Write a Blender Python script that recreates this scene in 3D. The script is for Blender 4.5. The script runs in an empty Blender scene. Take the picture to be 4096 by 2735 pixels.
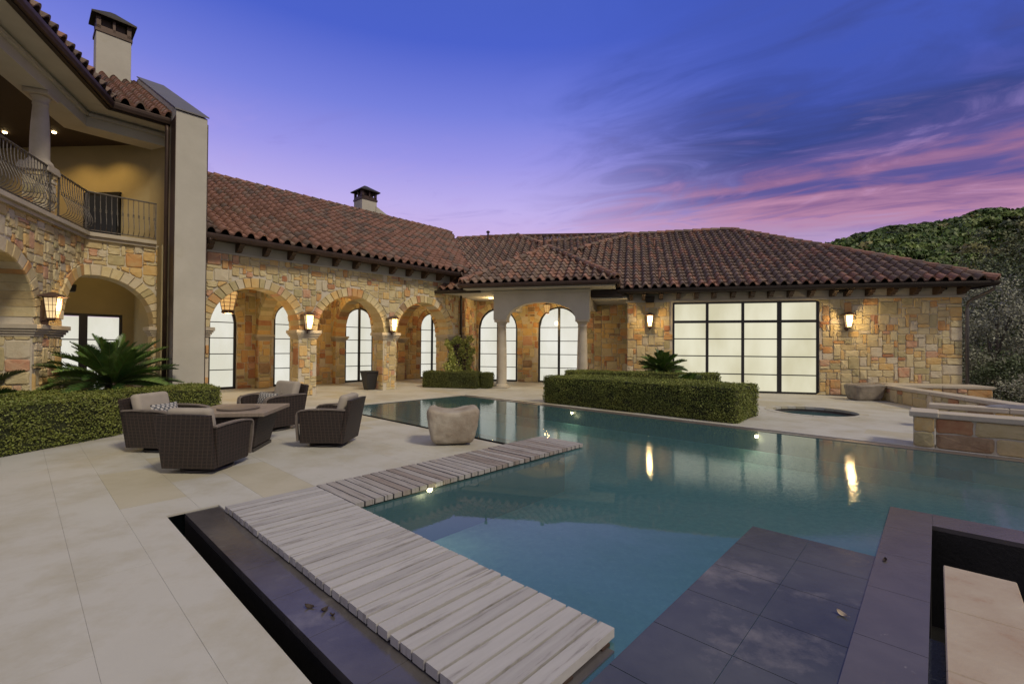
import bpy, math, random
import numpy as np
from mathutils import Vector, Matrix
rnd = random.Random(7)
R = math.radians
scene = bpy.context.scene
col = scene.collection
def s2l(c):
    return tuple((x/255/12.92 if x/255 <= .04045 else ((x/255+.055)/1.055)**2.4) for x in c)
# ---------------------------------------------------------------- camera
cam_d = bpy.data.cameras.new('camera'); cam = bpy.data.objects.new('camera', cam_d); col.objects.link(cam)
cam_d.sensor_width = 36; cam_d.lens = 36*1835.3/4096; cam_d.clip_end = 3000; cam_d.clip_start = .05
cam.matrix_world = Matrix.Translation((0, 0, 1.65)) @ Matrix.Rotation(R(90+.586), 4, 'X') @ Matrix.Rotation(R(.394), 4, 'Z')
scene.camera = cam
# ---------------------------------------------------------------- world: dusk sky
world = bpy.data.worlds.new('World'); scene.world = world; world.use_nodes = True
def build_world():
    nt = world.node_tree; N = nt.nodes; L = nt.links; N.clear()
    def n(t, **k):
        x = N.new(t)
        for a, b in k.items(): setattr(x, a, b)
        return x
    def m(op, a, b=None, c=None, clamp=False):
        x = n('ShaderNodeMath', operation=op, use_clamp=clamp)
        for i, v in enumerate((a, b, c)):
            if v is None: continue
            if isinstance(v, (int, float)): x.inputs[i].default_value = v
            else: L.new(v, x.inputs[i])
        return x.outputs[0]
    def ramp(fac, stops, interp='LINEAR'):
        r = n('ShaderNodeValToRGB'); r.color_ramp.interpolation = interp
        e = r.color_ramp.elements
        while len(e) < len(stops): e.new(.5)
        for i, (p, c) in enumerate(stops):
            e[i].position = p; e[i].color = (*c, 1)
        L.new(fac, r.inputs[0]); return r.outputs[0]
    def mix(f, a, b, mode='MIX'):
        x = n('ShaderNodeMix', data_type='RGBA', blend_type=mode)
        if isinstance(f, (int, float)): x.inputs[0].default_value = f
        else: L.new(f, x.inputs[0])
        for i, v in ((6, a), (7, b)):
            if isinstance(v, tuple): x.inputs[i].default_value = (*v, 1)
            else: L.new(v, x.inputs[i])
        return x.outputs[2]
    tc = n('ShaderNodeTexCoord'); sp = n('ShaderNodeSeparateXYZ'); L.new(tc.outputs['Generated'], sp.inputs[0])
    x, y, z = sp.outputs
    zc = m('MAXIMUM', z, .015)
    # coordinates on a flat cloud sheet; streaks run towards azimuth 150 degrees
    a = m('DIVIDE', m('ADD', m('MULTIPLY', x, -.866), m('MULTIPLY', y, .5)), m('ADD', zc, .03))
    c = m('DIVIDE', m('ADD', m('MULTIPLY', x, .5), m('MULTIPLY', y, .866)), m('ADD', zc, .03))
    def noise(sa, sc, scale, detail, rough=.55, dist=.6, off=0):
        cb = n('ShaderNodeCombineXYZ'); L.new(m('MULTIPLY', a, sa), cb.inputs[0]); L.new(m('MULTIPLY', c, sc), cb.inputs[1]); cb.inputs[2].default_value = off
        t = n('ShaderNodeTexNoise'); t.inputs['Scale'].default_value = scale; t.inputs['Detail'].default_value = detail
        t.inputs['Roughness'].default_value = rough; t.inputs['Distortion'].default_value = dist
        L.new(cb.outputs[0], t.inputs['Vector']); return t.outputs['Fac']
    n1 = noise(.34, .8, 1.0, 6, .55, 1.0); n2 = noise(.85, 1.6, 1.5, 7, .58, 1.3, 3.3); n3 = noise(.6, .6, 1.1, 6, .6, .8, 9.1)
    base = ramp(z, [(0, s2l((214, 180, 208))), (.20, s2l((212, 184, 228))), (.29, s2l((190, 176, 236))), (.37, s2l((154, 150, 230))),
                    (.45, s2l((118, 128, 220))), (.55, s2l((76, 98, 202))), (.8, s2l((62, 90, 174))), (1, s2l((72, 94, 168)))])
    cc = m('ADD', m('ADD', c, m('MULTIPLY', m('SUBTRACT', n1, .5), 3.0)), m('MULTIPLY', m('SUBTRACT', n2, .5), 1.5))
    band = ramp(m('DIVIDE', cc, 7.0), [(.10, s2l((60, 86, 188))), (.24, s2l((68, 88, 180))), (.335, s2l((60, 72, 138))), (.40, s2l((96, 88, 152))),
                    (.445, s2l((146, 106, 150))), (.50, s2l((184, 134, 168))), (.60, s2l((178, 150, 192))), (.74, s2l((186, 156, 204))), (1, s2l((184, 150, 186)))])
    az = m('DIVIDE', x, m('MAXIMUM', m('SQRT', m('ADD', m('MULTIPLY', x, x), m('MULTIPLY', y, y))), .01))
    am = n('ShaderNodeMapRange', interpolation_type='SMOOTHSTEP'); L.new(m('ADD', az, m('MULTIPLY', m('SUBTRACT', n2, .5), .5)), am.inputs[0])
    am.inputs[1].default_value = -.02; am.inputs[2].default_value = .52
    skyc = mix(am.outputs[0], base, band)
    # thin lavender wisps in the middle
    wm = n('ShaderNodeMapRange', interpolation_type='SMOOTHSTEP'); L.new(n2, wm.inputs[0]); wm.inputs[1].default_value = .54; wm.inputs[2].default_value = .72
    wm.inputs[3].default_value = 0; wm.inputs[4].default_value = .34
    win = ramp(z, [(.12, (1, 1, 1)), (.34, (.7, .7, .7)), (.45, (0, 0, 0))])
    skyc = mix(m('MULTIPLY', wm.outputs[0], win), skyc, s2l((180, 160, 226)))
    dm = n('ShaderNodeMapRange', interpolation_type='SMOOTHSTEP'); L.new(n2, dm.inputs[0]); dm.inputs[1].default_value = .46; dm.inputs[2].default_value = .30
    dm.inputs[3].default_value = 0; dm.inputs[4].default_value = .40
    skyc = mix(m('MULTIPLY', dm.outputs[0], win), skyc, s2l((124, 112, 186)))
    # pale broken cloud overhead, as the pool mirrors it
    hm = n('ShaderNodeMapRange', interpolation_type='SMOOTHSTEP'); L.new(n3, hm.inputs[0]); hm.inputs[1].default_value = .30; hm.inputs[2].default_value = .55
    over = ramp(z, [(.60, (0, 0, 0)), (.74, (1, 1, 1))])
    bk = n('ShaderNodeMapRange', interpolation_type='SMOOTHSTEP'); L.new(y, bk.inputs[0]); bk.inputs[1].default_value = .15; bk.inputs[2].default_value = -.35  # unseen cloud cover behind the camera, added to warm the ambient light
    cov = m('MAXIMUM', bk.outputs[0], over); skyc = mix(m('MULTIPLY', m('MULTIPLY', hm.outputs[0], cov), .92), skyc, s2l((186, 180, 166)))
    st = n('ShaderNodeTexSky', sky_type='NISHITA'); st.sun_disc = False; st.sun_elevation = R(3); st.sun_rotation = R(132.8)
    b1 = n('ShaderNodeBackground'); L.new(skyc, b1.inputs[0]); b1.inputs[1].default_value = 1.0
    b2 = n('ShaderNodeBackground'); L.new(st.outputs[0], b2.inputs[0]); b2.inputs[1].default_value = .002
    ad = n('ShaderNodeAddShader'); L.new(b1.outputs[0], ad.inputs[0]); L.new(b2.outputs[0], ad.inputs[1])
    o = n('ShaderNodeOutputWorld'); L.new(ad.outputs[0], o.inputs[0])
build_world()
# ---------------------------------------------------------------- low warm daylight
sun_d = bpy.data.lights.new('sun', 'SUN'); sun = bpy.data.objects.new('sun', sun_d); col.objects.link(sun)
sun_d.energy = 2.0; sun_d.angle = R(10); sun_d.color = (1, .87, .64)
SUNV = Vector((.734*math.cos(R(46)), -.679*math.cos(R(46)), math.sin(R(46))))
sun.rotation_euler = SUNV.to_track_quat('Z', 'Y').to_euler()
scene.view_settings.view_transform = 'Standard'; scene.view_settings.look = 'None'
scene.view_settings.gamma = 1; scene.view_settings.use_curve_mapping = False
scene.view_settings.exposure = 0.0
scene.cycles.max_bounces = 8; scene.cycles.transparent_max_bounces = 24; scene.cycles.diffuse_bounces = 3
scene.cycles.sample_clamp_indirect = 4; scene.cycles.caustics_reflective = False; scene.cycles.caustics_refractive = False
# ---------------------------------------------------------------- materials
MATS = {}
def mat(name, color, rough=.8, c2=None, scale=4, detail=6, bump=0, bscale=None, metal=0, island=0, emit=None, estr=0, spec=.5, stretch=None, coords='Object', wear=None):
    if name in MATS: return MATS[name]
    M = bpy.data.materials.new(name); M.use_nodes = True; nt = M.node_tree; N = nt.nodes; L = nt.links
    b = N['Principled BSDF']; b.inputs['Roughness'].default_value = rough; b.inputs['Metallic'].default_value = metal
    b.inputs['Specular IOR Level'].default_value = spec
    b.inputs['Base Color'].default_value = (*color, 1)
    tc = N.new('ShaderNodeTexCoord'); src = tc.outputs[coords]
    if coords == 'World':
        pass
    g = N.new('ShaderNodeNewGeometry')
    src = g.outputs['Position'] if coords == 'Object' else src
    if stretch:
        mp = N.new('ShaderNodeMapping'); mp.vector_type = 'TEXTURE'; mp.inputs['Rotation'].default_value = tuple(-q for q in stretch[1]); mp.inputs['Scale'].default_value = tuple(1/q for q in stretch[0])
        L.new(src, mp.inputs[0]); src = mp.outputs[0]
    last = None
    if c2 is not None:
        t = N.new('ShaderNodeTexNoise'); t.inputs['Scale'].default_value = scale; t.inputs['Detail'].default_value = detail; t.inputs['Roughness'].default_value = .62
        L.new(src, t.inputs['Vector'])
        mr = N.new('ShaderNodeMapRange'); mr.inputs[1].default_value = .32; mr.inputs[2].default_value = .68; L.new(t.outputs['Fac'], mr.inputs[0])
        mx = N.new('ShaderNodeMix'); mx.data_type = 'RGBA'; mx.inputs[6].default_value = (*color, 1); mx.inputs[7].default_value = (*c2, 1)
        L.new(mr.outputs[0], mx.inputs[0]); last = mx.outputs[2]
    if wear is not None:
        t = N.new('ShaderNodeTexNoise'); t.inputs['Scale'].default_value = wear[1]; t.inputs['Detail'].default_value = 8; t.inputs['Roughness'].default_value = .7
        L.new(src, t.inputs['Vector'])
        mr = N.new('ShaderNodeMapRange'); mr.inputs[1].default_value = wear[2]; mr.inputs[2].default_value = wear[3]; mr.inputs[4].default_value = wear[4]; L.new(t.outputs['Fac'], mr.inputs[0])
        mx = N.new('ShaderNodeMix'); mx.data_type = 'RGBA'; L.new(mr.outputs[0], mx.inputs[0])
        if last: L.new(last, mx.inputs[6])
        else: mx.inputs[6].default_value = (*color, 1)
        mx.inputs[7].default_value = (*wear[0], 1); last = mx.outputs[2]
    if island:
        hs = N.new('ShaderNodeHueSaturation'); mr = N.new('ShaderNodeMapRange'); mr.inputs[3].default_value = 1-island; mr.inputs[4].default_value = 1+island
        if isinstance(island, float) and island > 0: L.new(g.outputs['Random Per Island'], mr.inputs[0])
        L.new(mr.outputs[0], hs.inputs['Value'])
        m2 = N.new('ShaderNodeMath'); m2.operation = 'MULTIPLY_ADD'; L.new(g.outputs['Random Per Island'], m2.inputs[0]); m2.inputs[1].default_value = .03; m2.inputs[2].default_value = .485
        L.new(m2.outputs[0], hs.inputs['Hue'])
        if last: L.new(last, hs.inputs['Color'])
        else: hs.inputs['Color'].default_value = (*color, 1)
        last = hs.outputs[0]
    if last: L.new(last, b.inputs['Base Color'])
    if bump:
        t = N.new('ShaderNodeTexNoise'); t.inputs['Scale'].default_value = bscale or scale*4; t.inputs['Detail'].default_value = 8; t.inputs['Roughness'].default_value = .65
        L.new(src, t.inputs['Vector'])
        bp = N.new('ShaderNodeBump'); bp.inputs['Strength'].default_value = bump; bp.inputs['Distance'].default_value = .02
        L.new(t.outputs['Fac'], bp.inputs['Height']); L.new(bp.outputs[0], b.inputs['Normal'])
    if emit:
        b.inputs['Emission Color'].default_value = (*emit, 1); b.inputs['Emission Strength'].default_value = estr
    MATS[name] = M
    return M
def stone(name, c, c2, k=.6): return mat(name, c, .85, c2, 6, 8, k, 16, wear=((c[0]*.8+.02, c[1]*.62, c[2]*.5), 5.5, .55, .78, .6))
STONE_COL = [('cream', (.52, .43, .235), (.58, .50, .31), 32), ('tan', (.44, .345, .175), (.52, .42, .235), 22), ('gold', (.56, .36, .13), (.60, .45, .22), 17),
             ('orange', (.52, .26, .095), (.50, .34, .16), 8), ('salmon', (.50, .25, .15), (.52, .36, .23), 6), ('rust', (.34, .14, .07), (.42, .24, .12), 2),
             ('pale', (.56, .50, .38), (.50, .43, .30), 10), ('umber', (.22, .14, .08), (.36, .25, .15), 1), ('olive', (.36, .31, .16), (.46, .39, .22), 10)]
SM = [stone('stone_'+a, b, c) for a, b, c, w in STONE_COL]; SW = [w for *_, w in STONE_COL]
M_mortar = mat('mortar', (.56, .51, .42), .95, (.49, .44, .35), 9, 6, .3, 60)
M_stucco = mat('stucco', (.47, .45, .395), .9, (.41, .39, .34), 1.3, 6, .25, 90, wear=((.36, .31, .18), .9, .60, .78, .5))
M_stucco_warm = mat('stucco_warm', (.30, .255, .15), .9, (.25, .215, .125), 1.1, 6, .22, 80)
M_trim = mat('limestone_trim', (.47, .42, .34), .75, (.39, .34, .26), 3, 7, .25, 40)
M_bronze = mat('dark_bronze', (.026, .018, .015), .55, (.018, .013, .011), 6, 4, .05, 30, metal=.4)
M_copper = mat('brown_copper', (.075, .047, .038), .5, (.05, .033, .027), 3, 5, .05, 30, metal=.5)
M_lead = mat('grey_flashing', (.13, .12, .125), .5, (.10, .095, .10), 2, 5, .08, 20, metal=.4)
M_wood_dark = mat('dark_stained_wood', (.055, .030, .018), .6, (.035, .02, .013), 8, 6, .2, 40)
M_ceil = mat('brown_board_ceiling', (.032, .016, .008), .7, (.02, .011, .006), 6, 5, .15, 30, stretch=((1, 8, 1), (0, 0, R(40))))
M_black = mat('black_steel', (.012, .012, .014), .4)
M_under = mat('roof_underlay', (.03, .022, .018), .95)
TM = [mat('tile_'+a, b, .8, c, 7, 7, .3, 30, wear=((.03, .025, .022), 2.4, .55, .75, .6)) for a, b, c in
      (('clay', (.23, .120, .084), (.17, .092, .066)), ('rose', (.29, .150, .108), (.225, .118, .086)), ('brown', (.155, .108, .085), (.115, .082, .066)), ('buff', (.24, .16, .12), (.17, .115, .09)), ('char', (.10, .068, .056), (.14, .085, .066)))]
def glow_mat(name, c1, c2, s, sc=.7, gl=.10):
    M = bpy.data.materials.new(name); M.use_nodes = True; N = M.node_tree.nodes; L = M.node_tree.links; N.clear()
    g = N.new('ShaderNodeNewGeometry'); t = N.new('ShaderNodeTexNoise'); t.inputs['Scale'].default_value = sc; t.inputs['Detail'].default_value = 4
    mp = N.new('ShaderNodeMapping'); mp.inputs['Scale'].default_value = (1.6, 1.6, .7)
    L.new(g.outputs['Position'], mp.inputs[0]); L.new(mp.outputs[0], t.inputs['Vector'])
    r = N.new('ShaderNodeValToRGB'); r.color_ramp.elements[0].position = .35; r.color_ramp.elements[0].color = (*c1, 1); r.color_ramp.elements[1].position = .68; r.color_ramp.elements[1].color = (*c2, 1)
    L.new(t.outputs['Fac'], r.inputs[0])
    e = N.new('ShaderNodeEmission'); L.new(r.outputs[0], e.inputs[0]); e.inputs[1].default_value = s
    gs = N.new('ShaderNodeBsdfGlossy'); gs.inputs['Roughness'].default_value = .02; gs.inputs[0].default_value = (.8, .8, .8, 1)
    fr = N.new('ShaderNodeFresnel'); fr.inputs[0].default_value = 1.45
    mx = N.new('ShaderNodeMixShader'); L.new(fr.outputs[0], mx.inputs[0]); L.new(e.outputs[0], mx.inputs[1]); L.new(gs.outputs[0], mx.inputs[2])
    o = N.new('ShaderNodeOutputMaterial'); L.new(mx.outputs[0], o.inputs[0])
    MATS[name] = M; return M
M_pane = glow_mat('lit_window_glass', s2l((208, 205, 188)), s2l((224, 222, 212)), 1.14, .6)
M_pane_warm = glow_mat('lit_window_glass_warm', s2l((200, 194, 164)), s2l((221, 217, 192)), 1.14, .6)
# ---------------------------------------------------------------- frames
class Fr:
    def __init__(s, o, ang):
        s.o = np.array([o[0], o[1], o[2] if len(o) > 2 else 0.]); a = R(ang); s.ang = ang
        s.x = np.array([math.cos(a), math.sin(a), 0]); s.y = np.array([-math.sin(a), math.cos(a), 0]); s.z = np.array([0, 0, 1.])
    def p(s, x, y, z): return tuple(s.o+s.x*x+s.y*y+s.z*z)
P = Fr((0, 0), -42.8)                                  # pool frame: x = u, y = v
def uvp(u, v, z=0): return np.array(P.p(u, v, z))
A = Fr(uvp(-15.14, 0), 47.2)                           # arcade facade, x = v, y into the building
_w = Fr((0, 0), -14.7)
W = Fr(_w.p(0, 18.75, 0), -14.7)                       # pool wing facade
KP = (-10.80, 11.519)
L1 = Fr(KP, 112.0); L2 = Fr(KP, 47.2)                  # the two faces of the tall wing
ID = Fr((0, 0), 0)
F_D = 1835.3/1.7445
def ray(x, y):
    a, b = (x-1174)/F_D, (y-784)/F_D; c, s = math.cos(R(.394)), math.sin(R(.394)); vx, vy = c*a+s*b, -s*a+c*b
    cp, sp = math.cos(R(.586)), math.sin(R(.586)); return np.array([vx, cp+vy*sp, sp-vy*cp])
EYE = np.array([0, 0, 1.65])
def on_plane(x, y, p0, n):
    r = ray(x, y); n = np.array(n, float); return EYE+r*(n@(np.array(p0)-EYE))/(n@r)
# ---------------------------------------------------------------- mesh builder
class MB:
    def __init__(s): s.v = []; s.f = []; s.m = []
    def add(s, vs, fs, mi=0):
        b = len(s.v); s.v += [tuple(map(float, q)) for q in vs]; s.f += [tuple(b+i for i in f) for f in fs]; s.m += [mi]*len(fs); return s
    def box(s, fr, x0, x1, y0, y1, z0, z1, mi=0, taper=0):
        t = taper
        c = [(x0+t, y0+t, z0), (x1-t, y0+t, z0), (x1-t, y1-t, z0), (x0+t, y1-t, z0), (x0, y0, z1), (x1, y0, z1), (x1, y1, z1), (x0, y1, z1)]
        return s.add([fr.p(*q) for q in c], [(3, 2, 1, 0), (4, 5, 6, 7), (0, 1, 5, 4), (1, 2, 6, 5), (2, 3, 7, 6), (3, 0, 4, 7)], mi)
    def prism(s, pts, d, mi=0):
        """pts: world polygon, d: extrusion vector"""
        n = len(pts); q = [tuple(np.array(p)+d) for p in pts]
        return s.add(list(pts)+q, [tuple(range(n)), tuple(range(2*n-1, n-1, -1))]+[(i, n+i, n+(i+1) % n, (i+1) % n) for i in range(n)], mi)
    def tube(s, pts, r, k=8, mi=0, cap=True):
        pts = [Vector(p) for p in pts]; rings = []; up = Vector((0, 0, 1)); b = len(s.v)
        for i, p in enumerate(pts):
            d = (pts[min(i+1, len(pts)-1)]-pts[max(i-1, 0)]).normalized()
            a = d.cross(up) if abs(d.z) < .95 else d.cross(Vector((1, 0, 0))); a.normalize(); c = d.cross(a); rr = r[i] if isinstance(r, (list, tuple)) else r
            s.v += [tuple(p+a*math.cos(2*math.pi*j/k)*rr+c*math.sin(2*math.pi*j/k)*rr) for j in range(k)]
        for i in range(len(pts)-1):
            for j in range(k):
                s.f.append((b+i*k+j, b+i*k+(j+1) % k, b+(i+1)*k+(j+1) % k, b+(i+1)*k+j)); s.m.append(mi)
        if cap:
            s.f.append(tuple(b+j for j in range(k-1, -1, -1))); s.f.append(tuple(b+(len(pts)-1)*k+j for j in range(k))); s.m += [mi, mi]
        return s
    def lathe(s, o, prof, k=24, mi=0):
        b = len(s.v)
        for r, z in prof: s.v += [(o[0]+r*math.cos(2*math.pi*j/k), o[1]+r*math.sin(2*math.pi*j/k), o[2]+z) for j in range(k)]
        for i in range(len(prof)-1):
            for j in range(k): s.f.append((b+i*k+j, b+i*k+(j+1) % k, b+(i+1)*k+(j+1) % k, b+(i+1)*k+j)); s.m.append(mi)
        s.f.append(tuple(b+j for j in range(k-1, -1, -1))); s.f.append(tuple(b+(len(prof)-1)*k+j for j in range(k))); s.m += [mi, mi]
        return s
    def build(s, name, mats, parent=None, smooth=False, bevel=0, local=False, center=True, kind=None, seg=1):
        if not isinstance(mats, (list, tuple)): mats = [mats]
        v = np.array(s.v, float); o_loc = np.zeros(3)
        if center and not local:
            o_loc = (v.min(0)+v.max(0))/2; o_loc[2] = v[:, 2].min(); v = v-o_loc
        me = bpy.data.meshes.new(name); me.from_pydata(v.tolist(), [], s.f)
        for m_ in mats: me.materials.append(m_)
        if len(mats) > 1: me.polygons.foreach_set('material_index', s.m)
        if smooth: me.polygons.foreach_set('use_smooth', [True]*len(me.polygons))
        o = bpy.data.objects.new(name, me); col.objects.link(o)
        if parent is not None:
            o.parent = parent
            if not local: o_loc = o_loc-wloc(parent)
        o.location = tuple(o_loc)
        if bevel:
            b = o.modifiers.new('bevel', 'BEVEL'); b.width = bevel; b.segments = seg; b.limit_method = 'ANGLE'
        if kind: o['kind'] = kind
        return o
def wloc(o):
    l = np.array(o.location)
    while o.parent is not None: o = o.parent; l = l+np.array(o.location)
    return l
def tag(o, label=None, cat=None, group=None, kind=None):
    if label: o['label'] = label
    if cat: o['category'] = cat
    if group: o['group'] = group
    if kind: o['kind'] = kind
    return o
def empty(name, loc, label, cat, group=None, rz=0):
    o = bpy.data.objects.new(name, None); col.objects.link(o); o.location = tuple(loc); o.rotation_euler = (0, 0, rz); o.empty_display_size = .2
    return tag(o, label, cat, group)
def copy_tree(o, parent=None):
    c = o.copy(); col.objects.link(c)
    if parent is not None: c.parent = parent
    for ch in o.children: copy_tree(ch, c)
    return c
def np_mesh(name, V, Fq, mats, parent=None, midx=None, kind=None):
    """V (n,3), Fq (m,k) with constant k"""
    me = bpy.data.meshes.new(name); k = Fq.shape[1]; V = V.copy(); c = (V.min(0)+V.max(0))/2; c[2] = V[:, 2].min(); V -= c
    me.vertices.add(len(V)); me.vertices.foreach_set('co', V.astype('f').ravel()); me.loops.add(Fq.size); me.loops.foreach_set('vertex_index', Fq.astype('i').ravel())
    me.polygons.add(len(Fq)); me.polygons.foreach_set('loop_start', np.arange(0, Fq.size, k, dtype='i')); me.polygons.foreach_set('loop_total', np.full(len(Fq), k, 'i'))
    for m_ in (mats if isinstance(mats, (list, tuple)) else [mats]): me.materials.append(m_)
    if midx is not None: me.polygons.foreach_set('material_index', midx.astype('i'))
    me.update(); me.validate()
    o = bpy.data.objects.new(name, me); col.objects.link(o)
    if parent is not None: o.parent = parent; c = c-wloc(parent)
    o.location = tuple(c)
    if kind: o['kind'] = kind
    return o
# ---------------------------------------------------------------- masonry
class Pieces:
    """collects alike pieces of one thing; the 300 that show largest become parts, the rest one 'stuff' part"""
    def __init__(s, name, mats): s.name = name; s.mats = mats; s.items = []
    def add(s, vs, fs, mi):
        v = np.array(vs, float); c = v.mean(0); d = c-EYE
        n = np.zeros(3)
        for f in fs[:1]:
            p = v[list(f)]; n = np.cross(p[1]-p[0], p[2]-p[0])
        sz = np.ptp(v, axis=0); area = np.linalg.norm(sz)**2; sx = F_D*d[0]/max(d[1], .1)+1174; sy = 795-F_D*d[2]/max(d[1], .1)
        vis = 1. if (-20 < sx < 2370 and -20 < sy < 1590 and d[1] > 0) else .01
        s.items.append((area/(d@d)*vis, v, fs, mi))
    def flush(s, parent, limit=296):
        s.items.sort(key=lambda t: -t[0])
        for sc, v, fs, mi in s.items[:limit]:
            m = MB(); m.add(v, fs); m.build(s.name, s.mats[mi], parent)
        rest = s.items[limit:]
        if rest:
            m = MB()
            for sc, v, fs, mi in rest: m.add(v, fs, mi)
            m.build(s.name, s.mats, parent, kind='stuff')
def block(pc, fr_fn, poly, mi, proud=(.012, .04), back=.03):
    """rock faced stone: poly [(s,z)], fr_fn(s, n, z) with n>0 towards the viewer"""
    k = len(poly); cx = sum(p[0] for p in poly)/k; cz = sum(p[1] for p in poly)/k; h = rnd.uniform(*proud)
    vs = [fr_fn(p[0], -back, p[1]) for p in poly]
    vs += [fr_fn(p[0]+(cx-p[0])*.02, h*.55, p[1]+(cz-p[1])*.02) for p in poly]
    ins = .14
    vs += [fr_fn(p[0]+(cx-p[0])*ins, h*rnd.uniform(.8, 1.35), p[1]+(cz-p[1])*ins) for p in poly]
    vs.append(fr_fn(cx, h*rnd.uniform(.9, 1.5), cz))
    fs = [(2*k+i, 2*k+(i+1) % k, 3*k) for i in range(k)]+[(k+i, k+(i+1) % k, 2*k+(i+1) % k, 2*k+i) for i in range(k)]+[(i, (i+1) % k, k+(i+1) % k, k+i) for i in range(k)]
    pc.add(vs, fs, mi)
def pick(w=None): return rnd.choices(range(len(SM)), w or SW)[0]
def ashlar(pc, fr_fn, s0, s1, z0, z1, opens=(), cell=.092, ring=0, maxw=5, maxh=4, w=None, gap=.0065, proud=(.012, .04)):
    nx = max(1, round((s1-s0)/cell)); nz = max(1, round((z1-z0)/cell)); dx = (s1-s0)/nx; dz = (z1-z0)/nz
    occ = [[False]*nx for _ in range(nz)]
    def blocked(px, pz):
        for o in opens:
            if o[0] == 'arch':
                _, c, r, spring, zb = o
                if pz < zb: continue
                if pz <= spring:
                    if abs(px-c) < r: return True
                elif math.hypot(px-c, pz-spring) < r+ring: return True
            else:
                _, xa, xb, za, zb = o
                if xa < px < xb and za < pz < zb: return True
        return False
    def push(px, pz, gx, gz):
        for o in opens:
            if o[0] == 'arch':
                _, c, r, spring, zb = o
                if pz < zb: continue
                if pz <= spring:
                    if abs(px-c) < r+.004 and (abs(gx-c) >= r-.01 or gz > spring): px = c+math.copysign(r+.006, gx-c)
                else:
                    d = math.hypot(px-c, pz-spring)
                    if d < r+ring+.008:
                        k = (r+ring+.010)/max(d, .01); px, pz = c+(px-c)*k, spring+(pz-spring)*k
            else:
                _, xa, xb, za, zb = o
                if xa < px < xb and za < pz < zb:
                    ds = [(px-xa, (xa-.004, pz)), (xb-px, (xb+.004, pz)), (pz-za, (px, za-.004)), (zb-pz, (px, zb+.004))]
                    px, pz = min(ds, key=lambda t: t[0])[1]
        return px, pz
    for j in range(nz):
        for i in range(nx):
            if occ[j][i]: continue
            ww = rnd.choices([1, 2, 3, 4, 5], [2, 6, 7, 4, 1])[0]; hh = rnd.choices([1, 2, 3, 4], [5, 8, 3, 1])[0]
            ww = min(ww, maxw, nx-i); hh = min(hh, maxh, nz-j)
            if nx-i-ww == 1 and ww < maxw: ww += 1
            for q in range(ww):
                if occ[j][i+q]: ww = q; break
            for b in range(j, j+hh):
                for q in range(i, i+ww): occ[b][q] = True
            x0, x1, za, zb = s0+i*dx+gap, s0+(i+ww)*dx-gap, z0+j*dz+gap, z0+(j+hh)*dz-gap
            gx, gz = (x0+x1)/2, (za+zb)/2
            if blocked(gx, gz): continue
            ja = lambda: rnd.uniform(-.019, .019)
            c = min(.03, (x1-x0)*.16, (zb-za)*.16)
            pts = [(x0+c, za), ((x0+x1)/2, za+ja()*.6), (x1-c, za), (x1, za+c), (x1+ja()*.5, gz), (x1, zb-c), (x1-c*.8, zb), ((x0+x1)/2, zb+ja()*.6), (x0+c, zb), (x0, zb-c*.8), (x0+ja()*.5, gz), (x0, za+c)]
            pts = [(a+ja()*.35, b+ja()*.35) for a, b in pts]
            pts = [(min(max(a, s0+.001), s1-.001), min(max(b, z0+.001), z1-.001)) for a, b in pts]
            q = [push(a, b, gx, gz) for a, b in pts]
            q2 = [q[0]]
            for p_ in q[1:]:
                if math.hypot(p_[0]-q2[-1][0], p_[1]-q2[-1][1]) > .004: q2.append(p_)
            ar = .5*sum(q2[k][0]*q2[(k+1) % len(q2)][1]-q2[(k+1) % len(q2)][0]*q2[k][1] for k in range(len(q2)))
            if len(q2) < 4 or ar < .0035: continue
            block(pc, fr_fn, q2, pick(w), proud)
def voussoirs(pc, fr, c, spring, r, th=.27, y0=-.022, y1=.6, a0=0, a1=180, w=None, size=.2):
    n = max(3, round(R(a1-a0)*(r+th/2)/size)); cuts = [a0+(a1-a0)*(i+(rnd.uniform(-.22, .22) if 0 < i < n else 0))/n for i in range(n+1)]
    for i in range(n):
        g = .5; b0, b1 = R(cuts[i]+g*.45), R(cuts[i+1]-g*.45); am = (b0+b1)/2; ro = r+th*rnd.uniform(.93, 1.04); yy = y0-rnd.uniform(0, .018)
        ri = r-.014; prof = [(ri, b0), (ri, am), (ri, b1), (ro, b1), (ro, am), (ro, b0)]
        pt = [(c-rr*math.cos(b), spring+rr*math.sin(b)) for rr, b in prof]
        cx = sum(p[0] for p in pt)/6; cz = sum(p[1] for p in pt)/6
        vs = [fr.p(x+(cx-x)*.10, yy-.014, z+(cz-z)*.10) for x, z in pt]+[fr.p(x, yy+.010, z) for x, z in pt]+[fr.p(x, y1, z) for x, z in pt]
        fs = [tuple(range(6))]+[(j, 6+j, 6+(j+1) % 6, (j+1) % 6) for j in range(6)]+[(6+j, 12+j, 12+(j+1) % 6, 6+(j+1) % 6) for j in range(6)]+[(17, 16, 15, 14, 13, 12)]
        pc.add(vs, fs, pick(w))
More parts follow.
